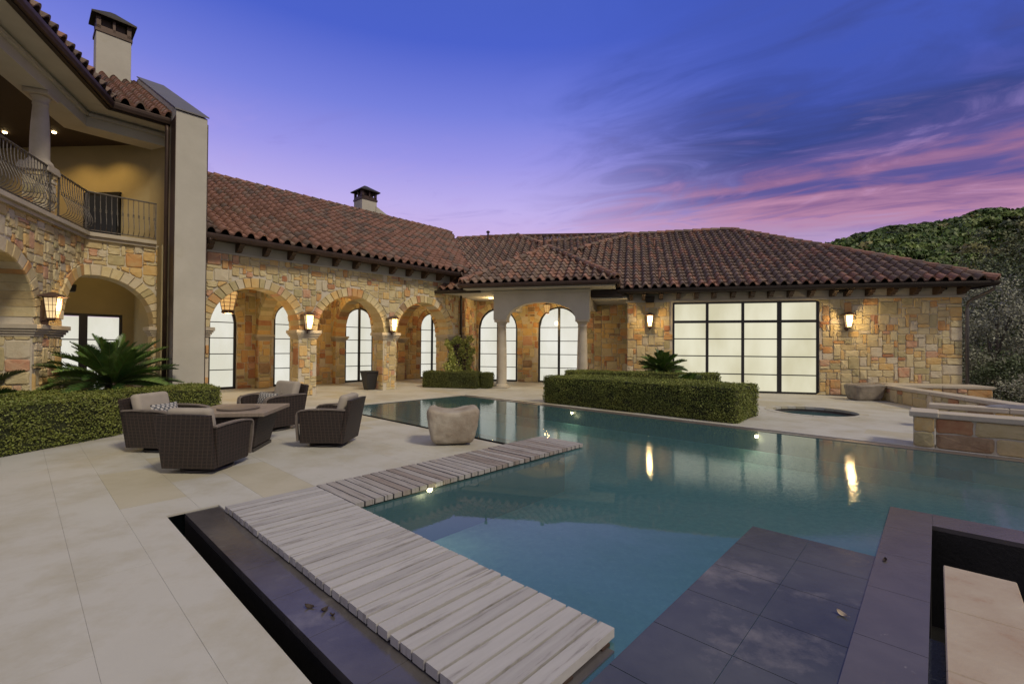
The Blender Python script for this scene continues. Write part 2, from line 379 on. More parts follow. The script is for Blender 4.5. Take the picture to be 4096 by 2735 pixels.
def wall(fr, x0, x1, z0, z1, d, opens, name, m, parent):
    """opens: ('arch', c, r, spring, zbase) or ('rect', xa, xb, za, zb)"""
    xs = {x0, x1}
    for o in opens:
        if o[0] == 'arch':
            for k in range(25): xs.add(o[1]-o[2]*math.cos(math.pi*k/24))
        else: xs |= {o[1], o[2]}
    xs = sorted(x for x in xs if x0-1e-6 <= x <= x1+1e-6); b = MB()
    for xa, xb in zip(xs[:-1], xs[1:]):
        if xb-xa < 1e-5: continue
        xm = (xa+xb)/2; sp = [(z0, z0, z1, z1)]
        for o in opens:
            if o[0] == 'arch' and abs(xm-o[1]) < o[2]:
                f = lambda x: o[3]+math.sqrt(max(0, o[2]**2-(x-o[1])**2)); sp = [(z0, z0, o[4], o[4]), (f(xa), f(xb), z1, z1)] if o[4] > z0 else [(f(xa), f(xb), z1, z1)]
            if o[0] == 'rect' and o[1] < xm < o[2]:
                sp = ([(z0, z0, o[3], o[3])] if o[3] > z0 else [])+[(o[4], o[4], z1, z1)]
        for la, lb, ua, ub in sp:
            q = [(xa, 0, la), (xb, 0, lb), (xb, 0, ub), (xa, 0, ua), (xa, d, la), (xb, d, lb), (xb, d, ub), (xa, d, ua)]
            b.add([fr.p(*t) for t in q], [(0, 1, 2, 3), (5, 4, 7, 6), (0, 4, 5, 1), (3, 2, 6, 7)])
    ends = [x0, x1]
    for o in opens:
        if o[0] == 'arch': ends += [o[1]-o[2], o[1]+o[2]]
        else: ends += [o[1], o[2]]
    for e in ends:
        if e < x0-1e-6 or e > x1+1e-6: continue
        top = z1 if e in (x0, x1) else next((o[3] if o[0] == 'arch' else o[4]) for o in opens if abs((o[1]-o[2] if o[0] == 'arch' else o[1])-e) < 1e-6 or abs((o[1]+o[2] if o[0] == 'arch' else o[2])-e) < 1e-6)
        lo = z0
        for o in opens:
            if e in (x0, x1) and o[0] == 'arch' and abs(e-o[1]) < o[2]-1e-6: lo = o[3]+math.sqrt(o[2]**2-(e-o[1])**2)
        b.add([fr.p(e, 0, lo), fr.p(e, d, lo), fr.p(e, d, top), fr.p(e, 0, top)], [(0, 1, 2, 3)])
    return b.build(name, m, parent)
def face(fr, y=0): return lambda s, n, z: fr.p(s, y-n, z)          # front face
def jamb(fr, x, sgn): return lambda s, n, z: fr.p(x+sgn*n, s, z)    # face of a pier; sgn -1 looks to -x
def impost(fr, x0, x1, y0, y1, z, parent, h=.27, m=None, name='impost'):
    b = MB()
    for i, (e, a, c) in enumerate(((.035, 0, .22), (.065, .22, .42), (.095, .42, .62), (.125, .62, 1))):
        b.box(fr, x0-e, x1+e, y0-e, y1+e, z-h+a*h, z-h+c*h)
    return b.build(name, m or M_trim, parent, bevel=.008)
# ---------------------------------------------------------------- roofs
def tile_profile(wd):
    pr = []
    for i in range(9):
        t = i/8; a = math.pi*t; pr.append((wd*.60*t, .122*math.sin(a)**.72+.004))
    return pr+[(wd*.70, -.022), (wd*.90, -.022), (wd*1.0, .0)]
def roof(pt, parent, O, e, g, poly, tw=.335, tl=.385, jit=1.0, base=True, name='roof_tile', skip=None, wts=(5, 4, 6, 2, 2)):
    """O eave point, e unit vector along the eave, g unit vector up the slope, poly [(a,b)]"""
    O, e, g = map(lambda q: np.array(q, float), (O, e, g)); n = np.cross(e, g); n = n if n[2] > 0 else -n
    def ext(b):
        xs = []
        for (a0, b0), (a1, b1) in zip(poly, poly[1:]+poly[:1]):
            if (b0 <= b < b1) or (b1 <= b < b0): xs.append(a0+(a1-a0)*(b-b0)/(b1-b0))
        return (min(xs), max(xs)) if len(xs) > 1 else None
    if base:
        m = MB(); pp = [O+e*a+g*b-n*.03 for a, b in poly]; m.prism(pp, -n*.12); m.build('roof_deck', M_under, parent)
    bm = [p[1] for p in poly]; b0, b1 = min(bm), max(bm); rows = int((b1-b0)/tl)+1; pr = tile_profile(tw)
    amin = min(p[0] for p in poly); amax = max(p[0] for p in poly)
    for r_ in range(rows):
        b = b0+r_*tl; bc = min(b+tl*.5, b1-.01); E = ext(bc)
        if not E: continue
        i0 = int((E[0]-amin)/tw)-1; i1 = int((E[1]-amin)/tw)+2
        for i in range(i0, i1):
            a = amin+i*tw; ac = a+tw*.4
            if not (E[0]-.05 < ac < E[1]+.05): continue
            if skip and skip(a, b): continue
            ja, jb, jn = rnd.uniform(-.008, .008)*jit, rnd.uniform(-.012, .012)*jit, rnd.uniform(0, .010)*jit
            vs = []
            for bb, lift in ((b-.03+jb, .068), (min(b+tl+.02, b1), .016)):
                eb = ext(min(max(bb, b0+.001), b1-.001)) or E
                for x, z in pr: vs.append(tuple(O+e*min(max(a+x+ja, eb[0]-.02), eb[1]+.02)+g*bb+n*(z+lift+jn)))
            eb = ext(max(b-.03, b0+.001)) or E
            for x, z in pr: vs.append(tuple(O+e*min(max(a+x+ja, eb[0]-.02), eb[1]+.02)+g*(b-.03+jb)+n*(z+lift*0+.020)))
            k = len(pr); fs = [(j, j+1, k+j+1, k+j) for j in range(k-1)]+[(2*k+j, 2*k+j+1, j+1, j) for j in range(k-1)]
            pt.add(vs, fs, rnd.choices(range(5), wts)[0])
def ridge(pt, p0, p1, r=.12, ln=.40, lift=.05):
    p0, p1 = np.array(p0, float), np.array(p1, float); D = p1-p0; Ln = np.linalg.norm(D); D /= Ln; n = max(1, int(Ln/ln)); s = np.cross(D, (0, 0, 1)); s /= np.linalg.norm(s); up = np.cross(s, D)
    for i in range(n):
        q0 = p0+D*(i*Ln/n-.03); q1 = p0+D*((i+1)*Ln/n); j = rnd.uniform(-.008, .008); vs = []
        for q, rr, lf in ((q0, r*1.12, lift+.02+j), (q1, r*.95, lift+j)):
            vs += [tuple(q+s*rr*math.cos(math.pi*(k*1.5-1.5)/6)+up*(rr*math.sin(math.pi*(k*1.5-1.5)/6)*1.0+lf-.03)) for k in range(7)]
        b = len(vs); vs += [tuple(q0+s*r*.95*math.cos(math.pi*(k*1.5-1.5)/6)+up*(r*.95*math.sin(math.pi*(k*1.5-1.5)/6)*.95+lift-.06)) for k in range(7)]
        pt.add(vs, [(k, k+1, 8+k, 7+k) for k in range(6)]+[(14+k, 15+k, k+1, k) for k in range(6)], rnd.choices(range(5), [4, 5, 4, 2, 1])[0])
def gutter(pts, parent, name='gutter', w=.15, h=.14, m=None):
    """pts: world points of the outer top edge; box gutter with rolled lip; 'in' vector from frame"""
    b = MB(); V_ = [Vector(p) for p in pts[0]]; inn = [Vector(q).normalized()*w for q in pts[1]]; rings = []
    for p, i_ in zip(V_, inn):
        c = [p, p+Vector((0, 0, -.02)), p-i_*.08+Vector((0, 0, -.03)), p-i_*.02+Vector((0, 0, -h*.55)), p+i_*.12+Vector((0, 0, -h*.8)), p+i_*.22+Vector((0, 0, -h)), p+i_+Vector((0, 0, -h)), p+i_+Vector((0, 0, -.02)), p+i_*.85+Vector((0, 0, -.045)), p+i_*.1+Vector((0, 0, -.045))]
        rings.append(c)
    k = len(rings[0]); b.add([tuple(q) for r_ in rings for q in r_], [(i*k+j, i*k+(j+1) % k, (i+1)*k+(j+1) % k, (i+1)*k+j) for i in range(len(rings)-1) for j in range(k)]+[tuple(range(k)), tuple((len(rings)-1)*k+j for j in range(k))])
    return b.build(name, m or M_copper, parent)
# ---------------------------------------------------------------- windows
def arch_window(fr, c, half, spring, y, parent, bars, mull=True, pm=None, zb=0.0, only=None):
    fw = .085; N_ = 16
    def outline(h, sp, lo): return [(c-h, lo)]+[(c-h*math.cos(math.pi*k/N_), sp+h*math.sin(math.pi*k/N_)) for k in range(N_+1)]+[(c+h, lo)]
    a, b_ = outline(half, spring, zb), outline(half-fw, spring, zb+fw); m = MB(); n = len(a)
    vs = [fr.p(x, y-.03, z) for x, z in a]+[fr.p(x, y-.03, z) for x, z in b_]+[fr.p(x, y+.06, z) for x, z in a]+[fr.p(x, y+.06, z) for x, z in b_]
    fs = [(i, (i+1) % n, n+(i+1) % n, n+i) for i in range(n)]+[(n+i, n+(i+1) % n, 3*n+(i+1) % n, 3*n+i) for i in range(n)]+[(2*n+i, 2*n+(i+1) % n, (i+1) % n, i) for i in range(n)]
    m.add(vs, fs)
    if mull: m.box(fr, c-.055, c+.055, y-.035, y+.055, zb+fw, spring+half-fw)
    win = m.build('window', M_black, parent, bevel=.006)
    hi = half-fw
    top = lambda x: spring+math.sqrt(max(0, hi*hi-(x-c)**2)) if abs(x-c) <= hi else spring
    halves = [(c-hi, c-.055), (c+.055, c+hi)] if mull else [(c-hi, c+hi)]
    zs = [zb+fw]+list(bars)
    for xa, xb in halves:
        for i in range(len(zs)):
            lo = zs[i]+(.014 if i else 0)
            if i < len(zs)-1: p = [(xa, lo), (xb, lo), (xb, zs[i+1]-.014), (xa, zs[i+1]-.014)]
            else:
                xs = [xb+(xa-xb)*k/10 for k in range(11)]; p = [(xa, lo), (xb, lo)]+[(x, max(top(x), lo+.001)) for x in xs]
                p = [q for k_, q in enumerate(p) if k_ < 2 or q[1] > lo+.004]
            MB().prism([fr.p(x, y+.02, z) for x, z in p], np.array(fr.y)*.012).build('pane', pm or M_pane, win)
        for z in bars: MB().box(fr, xa, xb, y-.005, y+.03, z-.016, z+.016).build('glazing_bar', M_black, win)
    return win
def corbel(fr, x, y0, z, parent, wd=.13, ln=.46, h=.24):
    """stepped rafter tail; y0 wall face, runs towards -y"""
    pf = [(0, 0), (-ln, 0), (-ln, -.07), (-ln+.06, -.10), (-ln+.08, -.14), (-ln+.17, -.16), (-ln+.20, -.22), (-ln+.30, -h), (0, -h)]
    MB().prism([fr.p(x-wd/2, y0+a, z+b) for a, b in pf], np.array(fr.x)*wd).build('rafter_tail', M_wood_dark, parent, bevel=.004)
def loc(fr, y, px_, py_):
    q = on_plane(px_, py_, fr.p(0, y, 0), fr.y)-fr.o; return float(q@fr.x), float(q[2])
def slope_dirs(fr, deg): return np.array(fr.x), np.array(fr.y)*math.cos(R(deg))+np.array([0, 0, math.sin(R(deg))])
C28, S28, T28 = math.cos(R(28)), math.sin(R(28)), math.tan(R(28))
def chimney(fr, x0, x1, y0, y1, z0, z1, hz, cz, parent):
    c = MB().box(fr, x0, x1, y0, y1, z0, z1).build('chimney', M_stucco, parent, bevel=.01)
    m = MB(); e = .03; m.box(fr, x0-e, x1+e, y0-e, y1+e, z1, z1+.10); zt = z1+.10; hh = hz-zt
    for xa in (x0, (x0+x1)/2-.04, x1-.12):
        w = .08 if xa not in (x0, x1-.12) else .12
        for ya in (y0, y1-.10): m.box(fr, xa, xa+w, ya, ya+.10, zt, hz)
    for ya in (y0+.1, (y0+y1)/2-.03): 
        for xa in (x0, x1-.06): m.box(fr, xa, xa+.06, ya, ya+.08, zt, hz)
    m.box(fr, x0, x1, y0, y0+.04, zt, zt+hh*.22); m.box(fr, x0, x1, y1-.04, y1, zt, zt+hh*.22)
    m.box(fr, x0, x0+.04, y0+.04, y1-.04, zt, zt+hh*.22); m.box(fr, x1-.04, x1, y0+.04, y1-.04, zt, zt+hh*.22)
    m.box(fr, x0+.14, x1-.14, y0+.14, y1-.14, zt, hz-.02)
    m.build('spark_hood', M_copper, c, bevel=.005)
    o = .13; m = MB(); xm, ym = (x0+x1)/2, (y0+y1)/2
    q = [(x0-o, y0-o), (x1+o, y0-o), (x1+o, y1+o), (x0-o, y1+o)]; zl = hz-.12
    m.add([fr.p(x, y, zl) for x, y in q]+[fr.p(x, y, zl+.05) for x, y in q]+[fr.p(xm-.06, ym, cz), fr.p(xm+.06, ym, cz)],
          [(3, 2, 1, 0), (0, 1, 5, 4), (1, 2, 6, 5), (2, 3, 7, 6), (3, 0, 4, 7), (4, 5, 9, 8), (5, 6, 9), (6, 7, 8, 9), (7, 4, 8)])
    m.build('chimney_cap', M_bronze, c); return c
# ================================================================= arcade wing
aw = empty('arcade_wing', A.p(8, 2, 0), 'single storey stone wing with three open round arches and a long red-brown tile roof', 'house wing')
ar = [('arch', 4.95, 1.25, 2.14, 0), ('arch', 8.035, 1.255, 2.14, 0), ('arch', 11.11, 1.26, 2.14, 0)]
wall(A, 2.95, 12.93, 0, 4.30, .60, ar, 'wall', M_mortar, aw)
ps = Pieces('stone', SM)
ashlar(ps, face(A), 2.97, 12.93, 0, 4.29, ar, ring=.28)
for o in ar: voussoirs(ps, A, o[1], o[3], o[2], y1=.6)
for x in (6.205, 9.29, 12.37): ashlar(ps, jamb(A, x, -1), 0.02, .60, 0, 1.86, cell=.14, maxw=3)
for x0, x1 in ((3.2, 3.70), (6.20, 6.78), (9.29, 9.85), (12.37, 12.93)): impost(A, x0, x1, 0, .6, 2.14, aw)
# inner wall with glazed arches
wi = [(4.72, .9, 2.5), (7.65, .72, 2.66), (10.65, .72, 2.66), (14.78, .78, 2.62)]
op = [('arch', c, h, s, 0) for c, h, s in wi]
A4_ = Fr(A.p(0, 4.16, 0), 47.2); wall(A4_, 2.9, 16.3, 0, 4.0, .3, op, 'wall', M_mortar, aw)
A4 = Fr(A.p(0, 4.16, 0), 47.2)
WARMW = [16, 22, 22, 14, 8, 8, 4, 8, 10]
ashlar(ps, face(A4), 3.0, 16.25, 0, 4.0, op, ring=.24, cell=.12, w=WARMW)
for c, h, s in wi:
    voussoirs(ps, A4, c, s, h, th=.24, y0=-.02, y1=.1, w=WARMW)
    arch_window(A4, c, h, s, .10, aw, (.72, 1.31, 1.90, 2.48))
# transverse ribs
for v0 in (6.49, 9.57, 12.65):
    T = Fr(A.p(v0-.2, 4.16, 0), -42.8); o = [('arch', 1.78, 1.48, 2.05, 0)]
    wall(T, 0, 3.56, 0, 3.98, .40, o, 'rib_arch', M_mortar, aw)
    ashlar(ps, face(T), 0, 3.56, 0, 3.96, o, ring=.26, cell=.13, w=WARMW); voussoirs(ps, T, 1.78, 2.05, 1.48, th=.26, y0=-.03, y1=.40, w=WARMW)
    ashlar(ps, jamb(T, .30, 1), 0.0, .40, 0, 1.8, cell=.14, maxw=3, w=WARMW)
    impost(T, 0, .30, 0, .40, 2.05, aw, h=.22)
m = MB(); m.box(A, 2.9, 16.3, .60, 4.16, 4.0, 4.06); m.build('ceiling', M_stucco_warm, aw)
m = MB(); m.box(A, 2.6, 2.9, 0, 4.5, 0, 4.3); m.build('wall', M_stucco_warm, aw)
# frieze, rafter tails, eaves
MB().box(A, 2.95, 13.25, -.03, .3, 4.30, 4.66).build('frieze', M_stucco, aw, bevel=.01)
MB().box(A, 2.95, 12.95, -.055, -.03, 4.28, 4.33).build('frieze_moulding', M_stucco, aw)
x = 3.66
while x < 13.1: corbel(A, x, -.03, 4.60, aw, wd=.13, ln=.44, h=.25); x += .735
MB().box(A, 3.46, 13.3, -.56, -.03, 4.60, 4.64).build('eave_board', M_wood_dark, aw)
gutter(([A.p(3.46, -.64, 4.70), A.p(13.1, -.64, 4.70)], [A.y, A.y]), aw)
pt = Pieces('roof_tile', TM); e, g = slope_dirs(A, 28)
roof(pt, aw, A.p(0, -.56, 4.74), e, g, [(3.47, 0), (13.15, 0), (17.8, 7.93), (3.47, 7.93)], wts=(8, 7, 4, 4, 1))
Rr = lambda a, b: np.array(A.p(0, -.56, 4.74))+e*a+g*b
ridge(pt, Rr(3.0, 7.93), Rr(17.8, 7.93), lift=.08)
MB().prism([Rr(3.0, 0), Rr(3.0, 7.93), Rr(3.0, 7.93)+np.array([0, 0, -4]), np.array(A.p(3.0, -.5, 4.4))], np.array(A.x)*.05).build('gable', M_stucco, aw)
# rear slope
gb = -np.array(A.y)*C28+np.array([0, 0, S28]); m = MB(); rz_ = Rr(0, 7.93)
m.prism([rz_+np.array(A.x)*3, rz_+np.array(A.x)*17.8, rz_+np.array(A.x)*20+np.array(A.y)*6-np.array([0, 0, 3.2]), rz_+np.array(A.x)*3+np.array(A.y)*6-np.array([0, 0, 3.2])], (0, 0, -.1)); m.build('roof_deck', M_under, aw)
# rear roof with its own ridges (faces the court from the corner)
vb, vt = Rr(13.15, .12), Rr(17.8, 7.9); AZ = 0; d_ = vt-vb
_ew, _gw = slope_dirs(W, 28); hB = on_plane(1352, 570, W.p(0, -.68, 3.92), np.cross(_ew, _gw)); nB = np.cross(d_, hB-vb); nB = nB/nB[2]; AZ = math.atan2(-nB[1], -nB[0]); tp = math.hypot(nB[0], nB[1]); eB = np.array([math.sin(AZ), -math.cos(AZ), 0]); pb = math.atan(tp)
gB = np.array([math.cos(AZ)*math.cos(pb), math.sin(AZ)*math.cos(pb), math.sin(pb)])
def onB(x, y): return on_plane(x, y, vb, nB)
def abB(p): return (float((p-vb)@eB), float((p-vb)@gB))
pxB = [(1036, 548), (1187, 543), (1235, 560), (1448, 538), (1296, 589), (1180, 628), (1060, 642)]
roof(pt, aw, vb, eB, gB, [abB(onB(*q)) for q in pxB], wts=(3, 2, 8, 3, 3))
ridge(pt, onB(1050, 550), onB(1187, 543), lift=.08); ridge(pt, onB(1187, 543), onB(1235, 560), lift=.08, r=.14); ridge(pt, onB(1235, 560), onB(1448, 538), lift=.08)
for px_, py_, h in ((1119, 549, .5), (1247, 563, .55)):
    q = onB(px_, py_+6); b = MB().tube([q, q+np.array([0, 0, h])], .05, 10)
    b.lathe(tuple(q+np.array([0, 0, h])), [(.05, 0), (.10, .01), (.10, .07), (.03, .12)], 10); b.build('vent_pipe', M_copper, aw, smooth=False)
pt.flush(aw); ps.flush(aw)
chimney(Fr(uvp(-21.7, 0), 47.2), 12.0, 12.85, 0, .85, 7.6, 9.22, 9.80, 10.08, aw)
F2 = Fr(uvp(-21.6, 0), 47.2)
q = [F2.p(12.78, .05, 7.9), F2.p(12.78, .05, 8.98), F2.p(13.98, .05, 8.42), F2.p(13.98, .05, 7.9)]
MB().prism(q, np.array(F2.y)*.7).build('chimney_shoulder', M_stucco, aw)
# downpipe where the arcade meets the corner pier
b = MB(); b.tube([A.p(12.75, -.55, 4.56), A.p(12.85, -.40, 4.30), A.p(12.98, -.10, 4.05), A.p(13.0, -.10, 3.9), A.p(13.0, -.10, .05)], .055, 10); b.build('downpipe', M_bronze, aw, smooth=True)
b = MB(); b.tube([A.p(3.56, -.60, 4.56), A.p(3.54, -.12, 4.3), A.p(3.54, -.12, .05)], .05, 10); b.build('downpipe', M_copper, aw, smooth=True)
# ================================================================= porch
po = empty('entry_porch', W.p(-3.5, 0, 0), 'stucco entrance porch with a wide arch on two stone columns under a hipped tile roof', 'porch')
def half_arch(fr, x0, x1, c, hw, z0, zs, rise, z1, y0, y1, name, m_, parent):
    b = MB(); xs = sorted({x0, x1, c-hw, c+hw}|{c-hw*math.cos(math.pi*k/28) for k in range(29)})
    f = lambda x: zs+rise*math.sqrt(max(0, 1-((x-c)/hw)**2)) if abs(x-c) < hw else z0
    for xa, xb in zip(xs[:-1], xs[1:]):
        if xb-xa < 1e-5: continue
        q = [(xa, y0, f(xa)), (xb, y0, f(xb)), (xb, y0, z1), (xa, y0, z1), (xa, y1, f(xa)), (xb, y1, f(xb)), (xb, y1, z1), (xa, y1, z1)]
        b.add([fr.p(*t) for t in q], [(0, 1, 2, 3), (5, 4, 7, 6), (0, 4, 5, 1), (3, 2, 6, 7)])
    for e_ in (x0, x1): b.add([fr.p(e_, y0, z0), fr.p(e_, y1, z0), fr.p(e_, y1, z1), fr.p(e_, y0, z1)], [(0, 1, 2, 3)])
    return b.build(name, m_, parent)
half_arch(W, -5.37, -1.58, -3.47, 1.36, 2.72, 2.72, .68, 3.86, -1.22, -.78, 'arch_beam', M_stucco, po)
MB().box(W, -5.42, -1.53, -1.27, -1.22, 3.74, 3.86).build('beam_moulding', M_stucco, po)
for xa in (-5.37, -1.94): MB().box(W, xa, xa+.36, -.78, 2.25, 3.25, 3.86).build('side_beam', M_stucco, po)
def column(o, h, rb, rt, parent, capw, name='column'):
    c = MB()
    prof = [(rb*1.42, 0), (rb*1.42, .06), (rb*1.36, .08), (rb*1.30, .12), (rb*1.12, .15), (rb*1.05, .17)]
    for k in range(9): t = k/8; prof.append((rb+(rt-rb)*t+.012*math.sin(math.pi*t), .19+(h-.19-.30)*t))
    prof += [(rt*1.08, h-.29), (rt*1.1, h-.26), (rt*1.02, h-.25), (rt*1.02, h-.20), (rt*1.25, h-.13), (rt*1.38, h-.10)]
    c.lathe(o, prof, 28); sh = c.build(name, M_trim, parent, smooth=True)
    f = Fr(o, parent_ang); MB().box(f, -capw/2, capw/2, -capw/2, capw/2, h-.10, h).build('abacus', M_trim, sh, bevel=.01); MB().box(f, -rb*1.5, rb*1.5, -rb*1.5, rb*1.5, -.005, .05).build('plinth', M_trim, sh, bevel=.01); return sh
parent_ang = -14.7
for xw in (-5.08, -1.86): column(W.p(xw, -1.0, 0), 2.72, .205, .165, po, .50)
OP = W.p(0, -1.85, 4.10); ew, gw = slope_dirs(W, 28); pp = Pieces('roof_tile', TM)
roof(pp, po, OP, ew, gw, [(-6.5, 0), (-.56, 0), (-3.70, 4.45), (-3.80, 4.45)], wts=(4, 3, 8, 4, 2))
ap = np.array(OP)+ew*-3.75+gw*4.45
for sx, xe in ((1, -6.5), (-1, -.56)):
    eb_ = np.array(W.y)*(-sx) ; run = abs(-3.75-xe); rise = ap[2]-4.10; ln = math.hypot(run, rise); gg = (np.array(W.x)*sx*run+np.array([0, 0, rise]))/ln
    o_ = np.array(W.p(xe, -1.85, 4.10)); f = lambda t, b: ((-t if sx > 0 else t), b)
    pol = [f(0, 0), f(3.93, ln), f(6.2, ln), f(4.6, 0)]
    roof(pp, po, o_, eb_, gg, pol)
C1, C2_ = np.array(W.p(-6.5, -1.85, 4.10)), np.array(W.p(-.56, -1.85, 4.10))
ridge(pp, C1+np.array([0, 0, .03]), ap, lift=.09, ln=.36); ridge(pp, C2_+np.array([0, 0, .03]), ap, lift=.09, ln=.36)
ridge(pp, ap, ap+np.array(W.y)*2.2, lift=.09)
gutter(([W.p(-6.62, 1.6, 4.08), W.p(-6.62, -1.97, 4.08), W.p(-.44, -1.97, 4.08), W.p(-.44, 1.2, 4.08)], [W.x, np.array(W.x)+W.y, np.array(W.y)-W.x, -np.array(W.x)]), po, w=.15)
MB().box(W, -6.45, -.62, -1.80, 2.2, 3.88, 3.93).build('soffit', M_stucco, po)
MB().box(W, -7.6, -5.4, -1.2, 2.25, 3.82, 3.88).build('soffit', M_stucco, po)
MB().box(W, -1.55, -.2, -.5, 2.25, 3.55, 3.60).build('soffit', M_stucco, po)
gutter(([W.p(-1.55, -.72, 3.78), W.p(-.3, -.72, 3.78)], [W.y, W.y]), po, w=.16, h=.15, m=M_bronze)
MB().box(W, -1.9, -.4, -.74, -.3, 3.62, 3.86).build('eave_board', M_bronze, po)
# small eave left of the porch
O3 = W.p(0, -1.25, 3.95); roof(pp, po, O3, ew, gw, [(-7.75, 0), (-6.55, 0), (-6.55, 1.1), (-7.4, 1.1)])
gutter(([W.p(-7.85, -1.40, 3.93), W.p(-5.9, -1.40, 3.93)], [W.y, W.y]), po, w=.14, h=.13, m=M_bronze)
MB().box(W, -7.7, -6.0, -1.2, -.6, 3.84, 3.88).build('eave_board', M_bronze, po)
# back wall of the porch
W2 = Fr(W.p(0, 2.25, 0), -14.7); wd = [(-6.22, .97, 2.52), (-3.28, .97, 2.55)]; opw = [('arch', c, h, s, 0) for c, h, s in wd]
wall(W2, -7.5, 0.2, 0, 4.0, .3, opw, 'wall', M_mortar, po)
pz = Pieces('stone', SM); ashlar(pz, face(W2), -7.5, .15, 0, 3.86, opw, ring=.26, cell=.115, w=WARMW)
for c, h, s in wd:
    voussoirs(pz, W2, c, s, h, th=.26, y0=-.02, y1=.1, w=WARMW); arch_window(W2, c, h, s, .08, po, (.68, 1.30, 1.92, 2.55))
S2 = Fr(W.p(-7.3, .70, 0), 75.3)                      # side wall of the recess, looks to +w
wall(S2, 0, 1.55, 0, 3.9, .5, (), 'wall', M_mortar, po); ashlar(pz, face(S2), 0, 1.5, 0, 3.84, cell=.12, w=WARMW)
S3 = Fr(W.p(-7.95, .70, 0), -14.7); wall(S3, 0, .65, 0, 3.9, .5, (), 'wall', M_mortar, po); ashlar(pz, face(S3), 0, .64, 0, 3.84, cell=.12, w=WARMW)
impost(S3, -.02, .66, 0, .5, 2.14, po, h=.16)
pz.flush(po); pp.flush(po)
# ================================================================= pool wing
pw = empty('pool_wing', W.p(5, 4, 0), 'single storey stone wing with a big black-framed glass wall and a wide hipped tile roof', 'house wing')
og = [('rect', 1.5, 6.5, 0, 3.40)]
wall(W, -.2, 10.72, 0, 3.44, .4, og, 'wall', M_mortar, pw)
pq = Pieces('stone', SM); ashlar(pq, face(W), -.2, 10.72, 0, 3.43, og, cell=.115)
wall(Fr(W.p(10.72, 0, 0), 75.3), 0, 12, 0, 3.9, .3, (), 'wall', M_stucco, pw)
MB().box(W, -.22, 10.80, -.03, .3, 3.44, 3.86).build('frieze', M_stucco, pw, bevel=.01)
MB().box(W, -.24, 10.84, -.06, -.03, 3.42, 3.47).build('frieze_moulding', M_stucco, pw)
xb_ = [-.06, .42, 1.06, 1.70, 2.34, 2.96, 3.60, 4.24, 4.86, 5.50, 6.16, 6.86, 7.30, 7.96, 8.62, 9.28, 9.94, 10.62]
for x in xb_: corbel(W, x, -.03, 3.74, pw, wd=.14, ln=.46, h=.23)
MB().box(W, -.9, 11.12, -.62, -.03, 3.75, 3.79).build('eave_board', M_wood_dark, pw)
gutter(([W.p(-.55, -.78, 3.86), W.p(11.28, -.78, 3.86), W.p(11.28, 6, 3.86)], [W.y, np.array(W.y)-W.x, -np.array(W.x)]), pw, w=.16, h=.15, m=M_bronze)
OW = W.p(0, -.68, 3.90); pr_ = Pieces('roof_tile', TM)
roof(pr_, pw, OW, ew, gw, [(-.75, 0), (11.18, 0), (4.70, 7.68), (-.07, 7.68), (-3.3, 4.8), (-6.0, 2.3), (-3.2, 1.6)], wts=(2, 1, 8, 3, 3))
Rw = lambda a, b: np.array(OW)+ew*a+gw*b
ridge(pr_, Rw(11.20, -.05), Rw(4.70, 7.68), lift=.09); ridge(pr_, Rw(-.07, 7.68), Rw(4.70, 7.68), lift=.09); ridge(pr_, Rw(-3.9, 4.25), Rw(-.07, 7.68), lift=.09, r=.13)
q0 = Rw(11.18, 0); o_ = q0; gg = -np.array(W.x)*C28+np.array([0, 0, S28])
MB().prism([q0, Rw(4.70, 7.68), Rw(4.70, 7.68)+np.array(W.y)*6, q0+np.array(W.y)*19], (0, 0, -.1)).build('roof_deck', M_under, pw)
roof(pr_, pw, q0, np.array(W.y), gg, [(0, 0), (7, 0), (7, 6), (6.0, 6.9)], base=False)
MB().prism([Rw(-.07, 7.68), Rw(4.7, 7.68), Rw(4.7, 7.68)+np.array(W.y)*7-np.array([0, 0, 3.6]), Rw(-.07, 7.68)+np.array(W.y)*7-np.array([0, 0, 3.6])], (0, 0, -.1)).build('roof_deck', M_under, pw)
# stucco infill under the hip, closing the step to the rear roof
hp = [Rw(-.07, 7.5), Rw(-3.3, 4.7), Rw(-6.0, 2.2)]
MB().prism(hp+[hp[2]-np.array([0, 0, 1.2]), hp[0]-np.array([0, 0, 4.5])], np.array(W.y)*.06).build('gable', M_under, pw)
for px_, py_ in ((1500, 566), (1512, 640), (1402, 574)):
    q = on_plane(px_, py_, OW, np.cross(ew, gw)); MB().tube([q, q+np.array([0, 0, .34])], .05, 10).lathe(tuple(q+np.array([0, 0, .34])), [(.05, 0), (.085, .01), (.085, .05), (.02, .09)], 10).build('vent_pipe', TM[1], pw)
pr_.flush(pw)
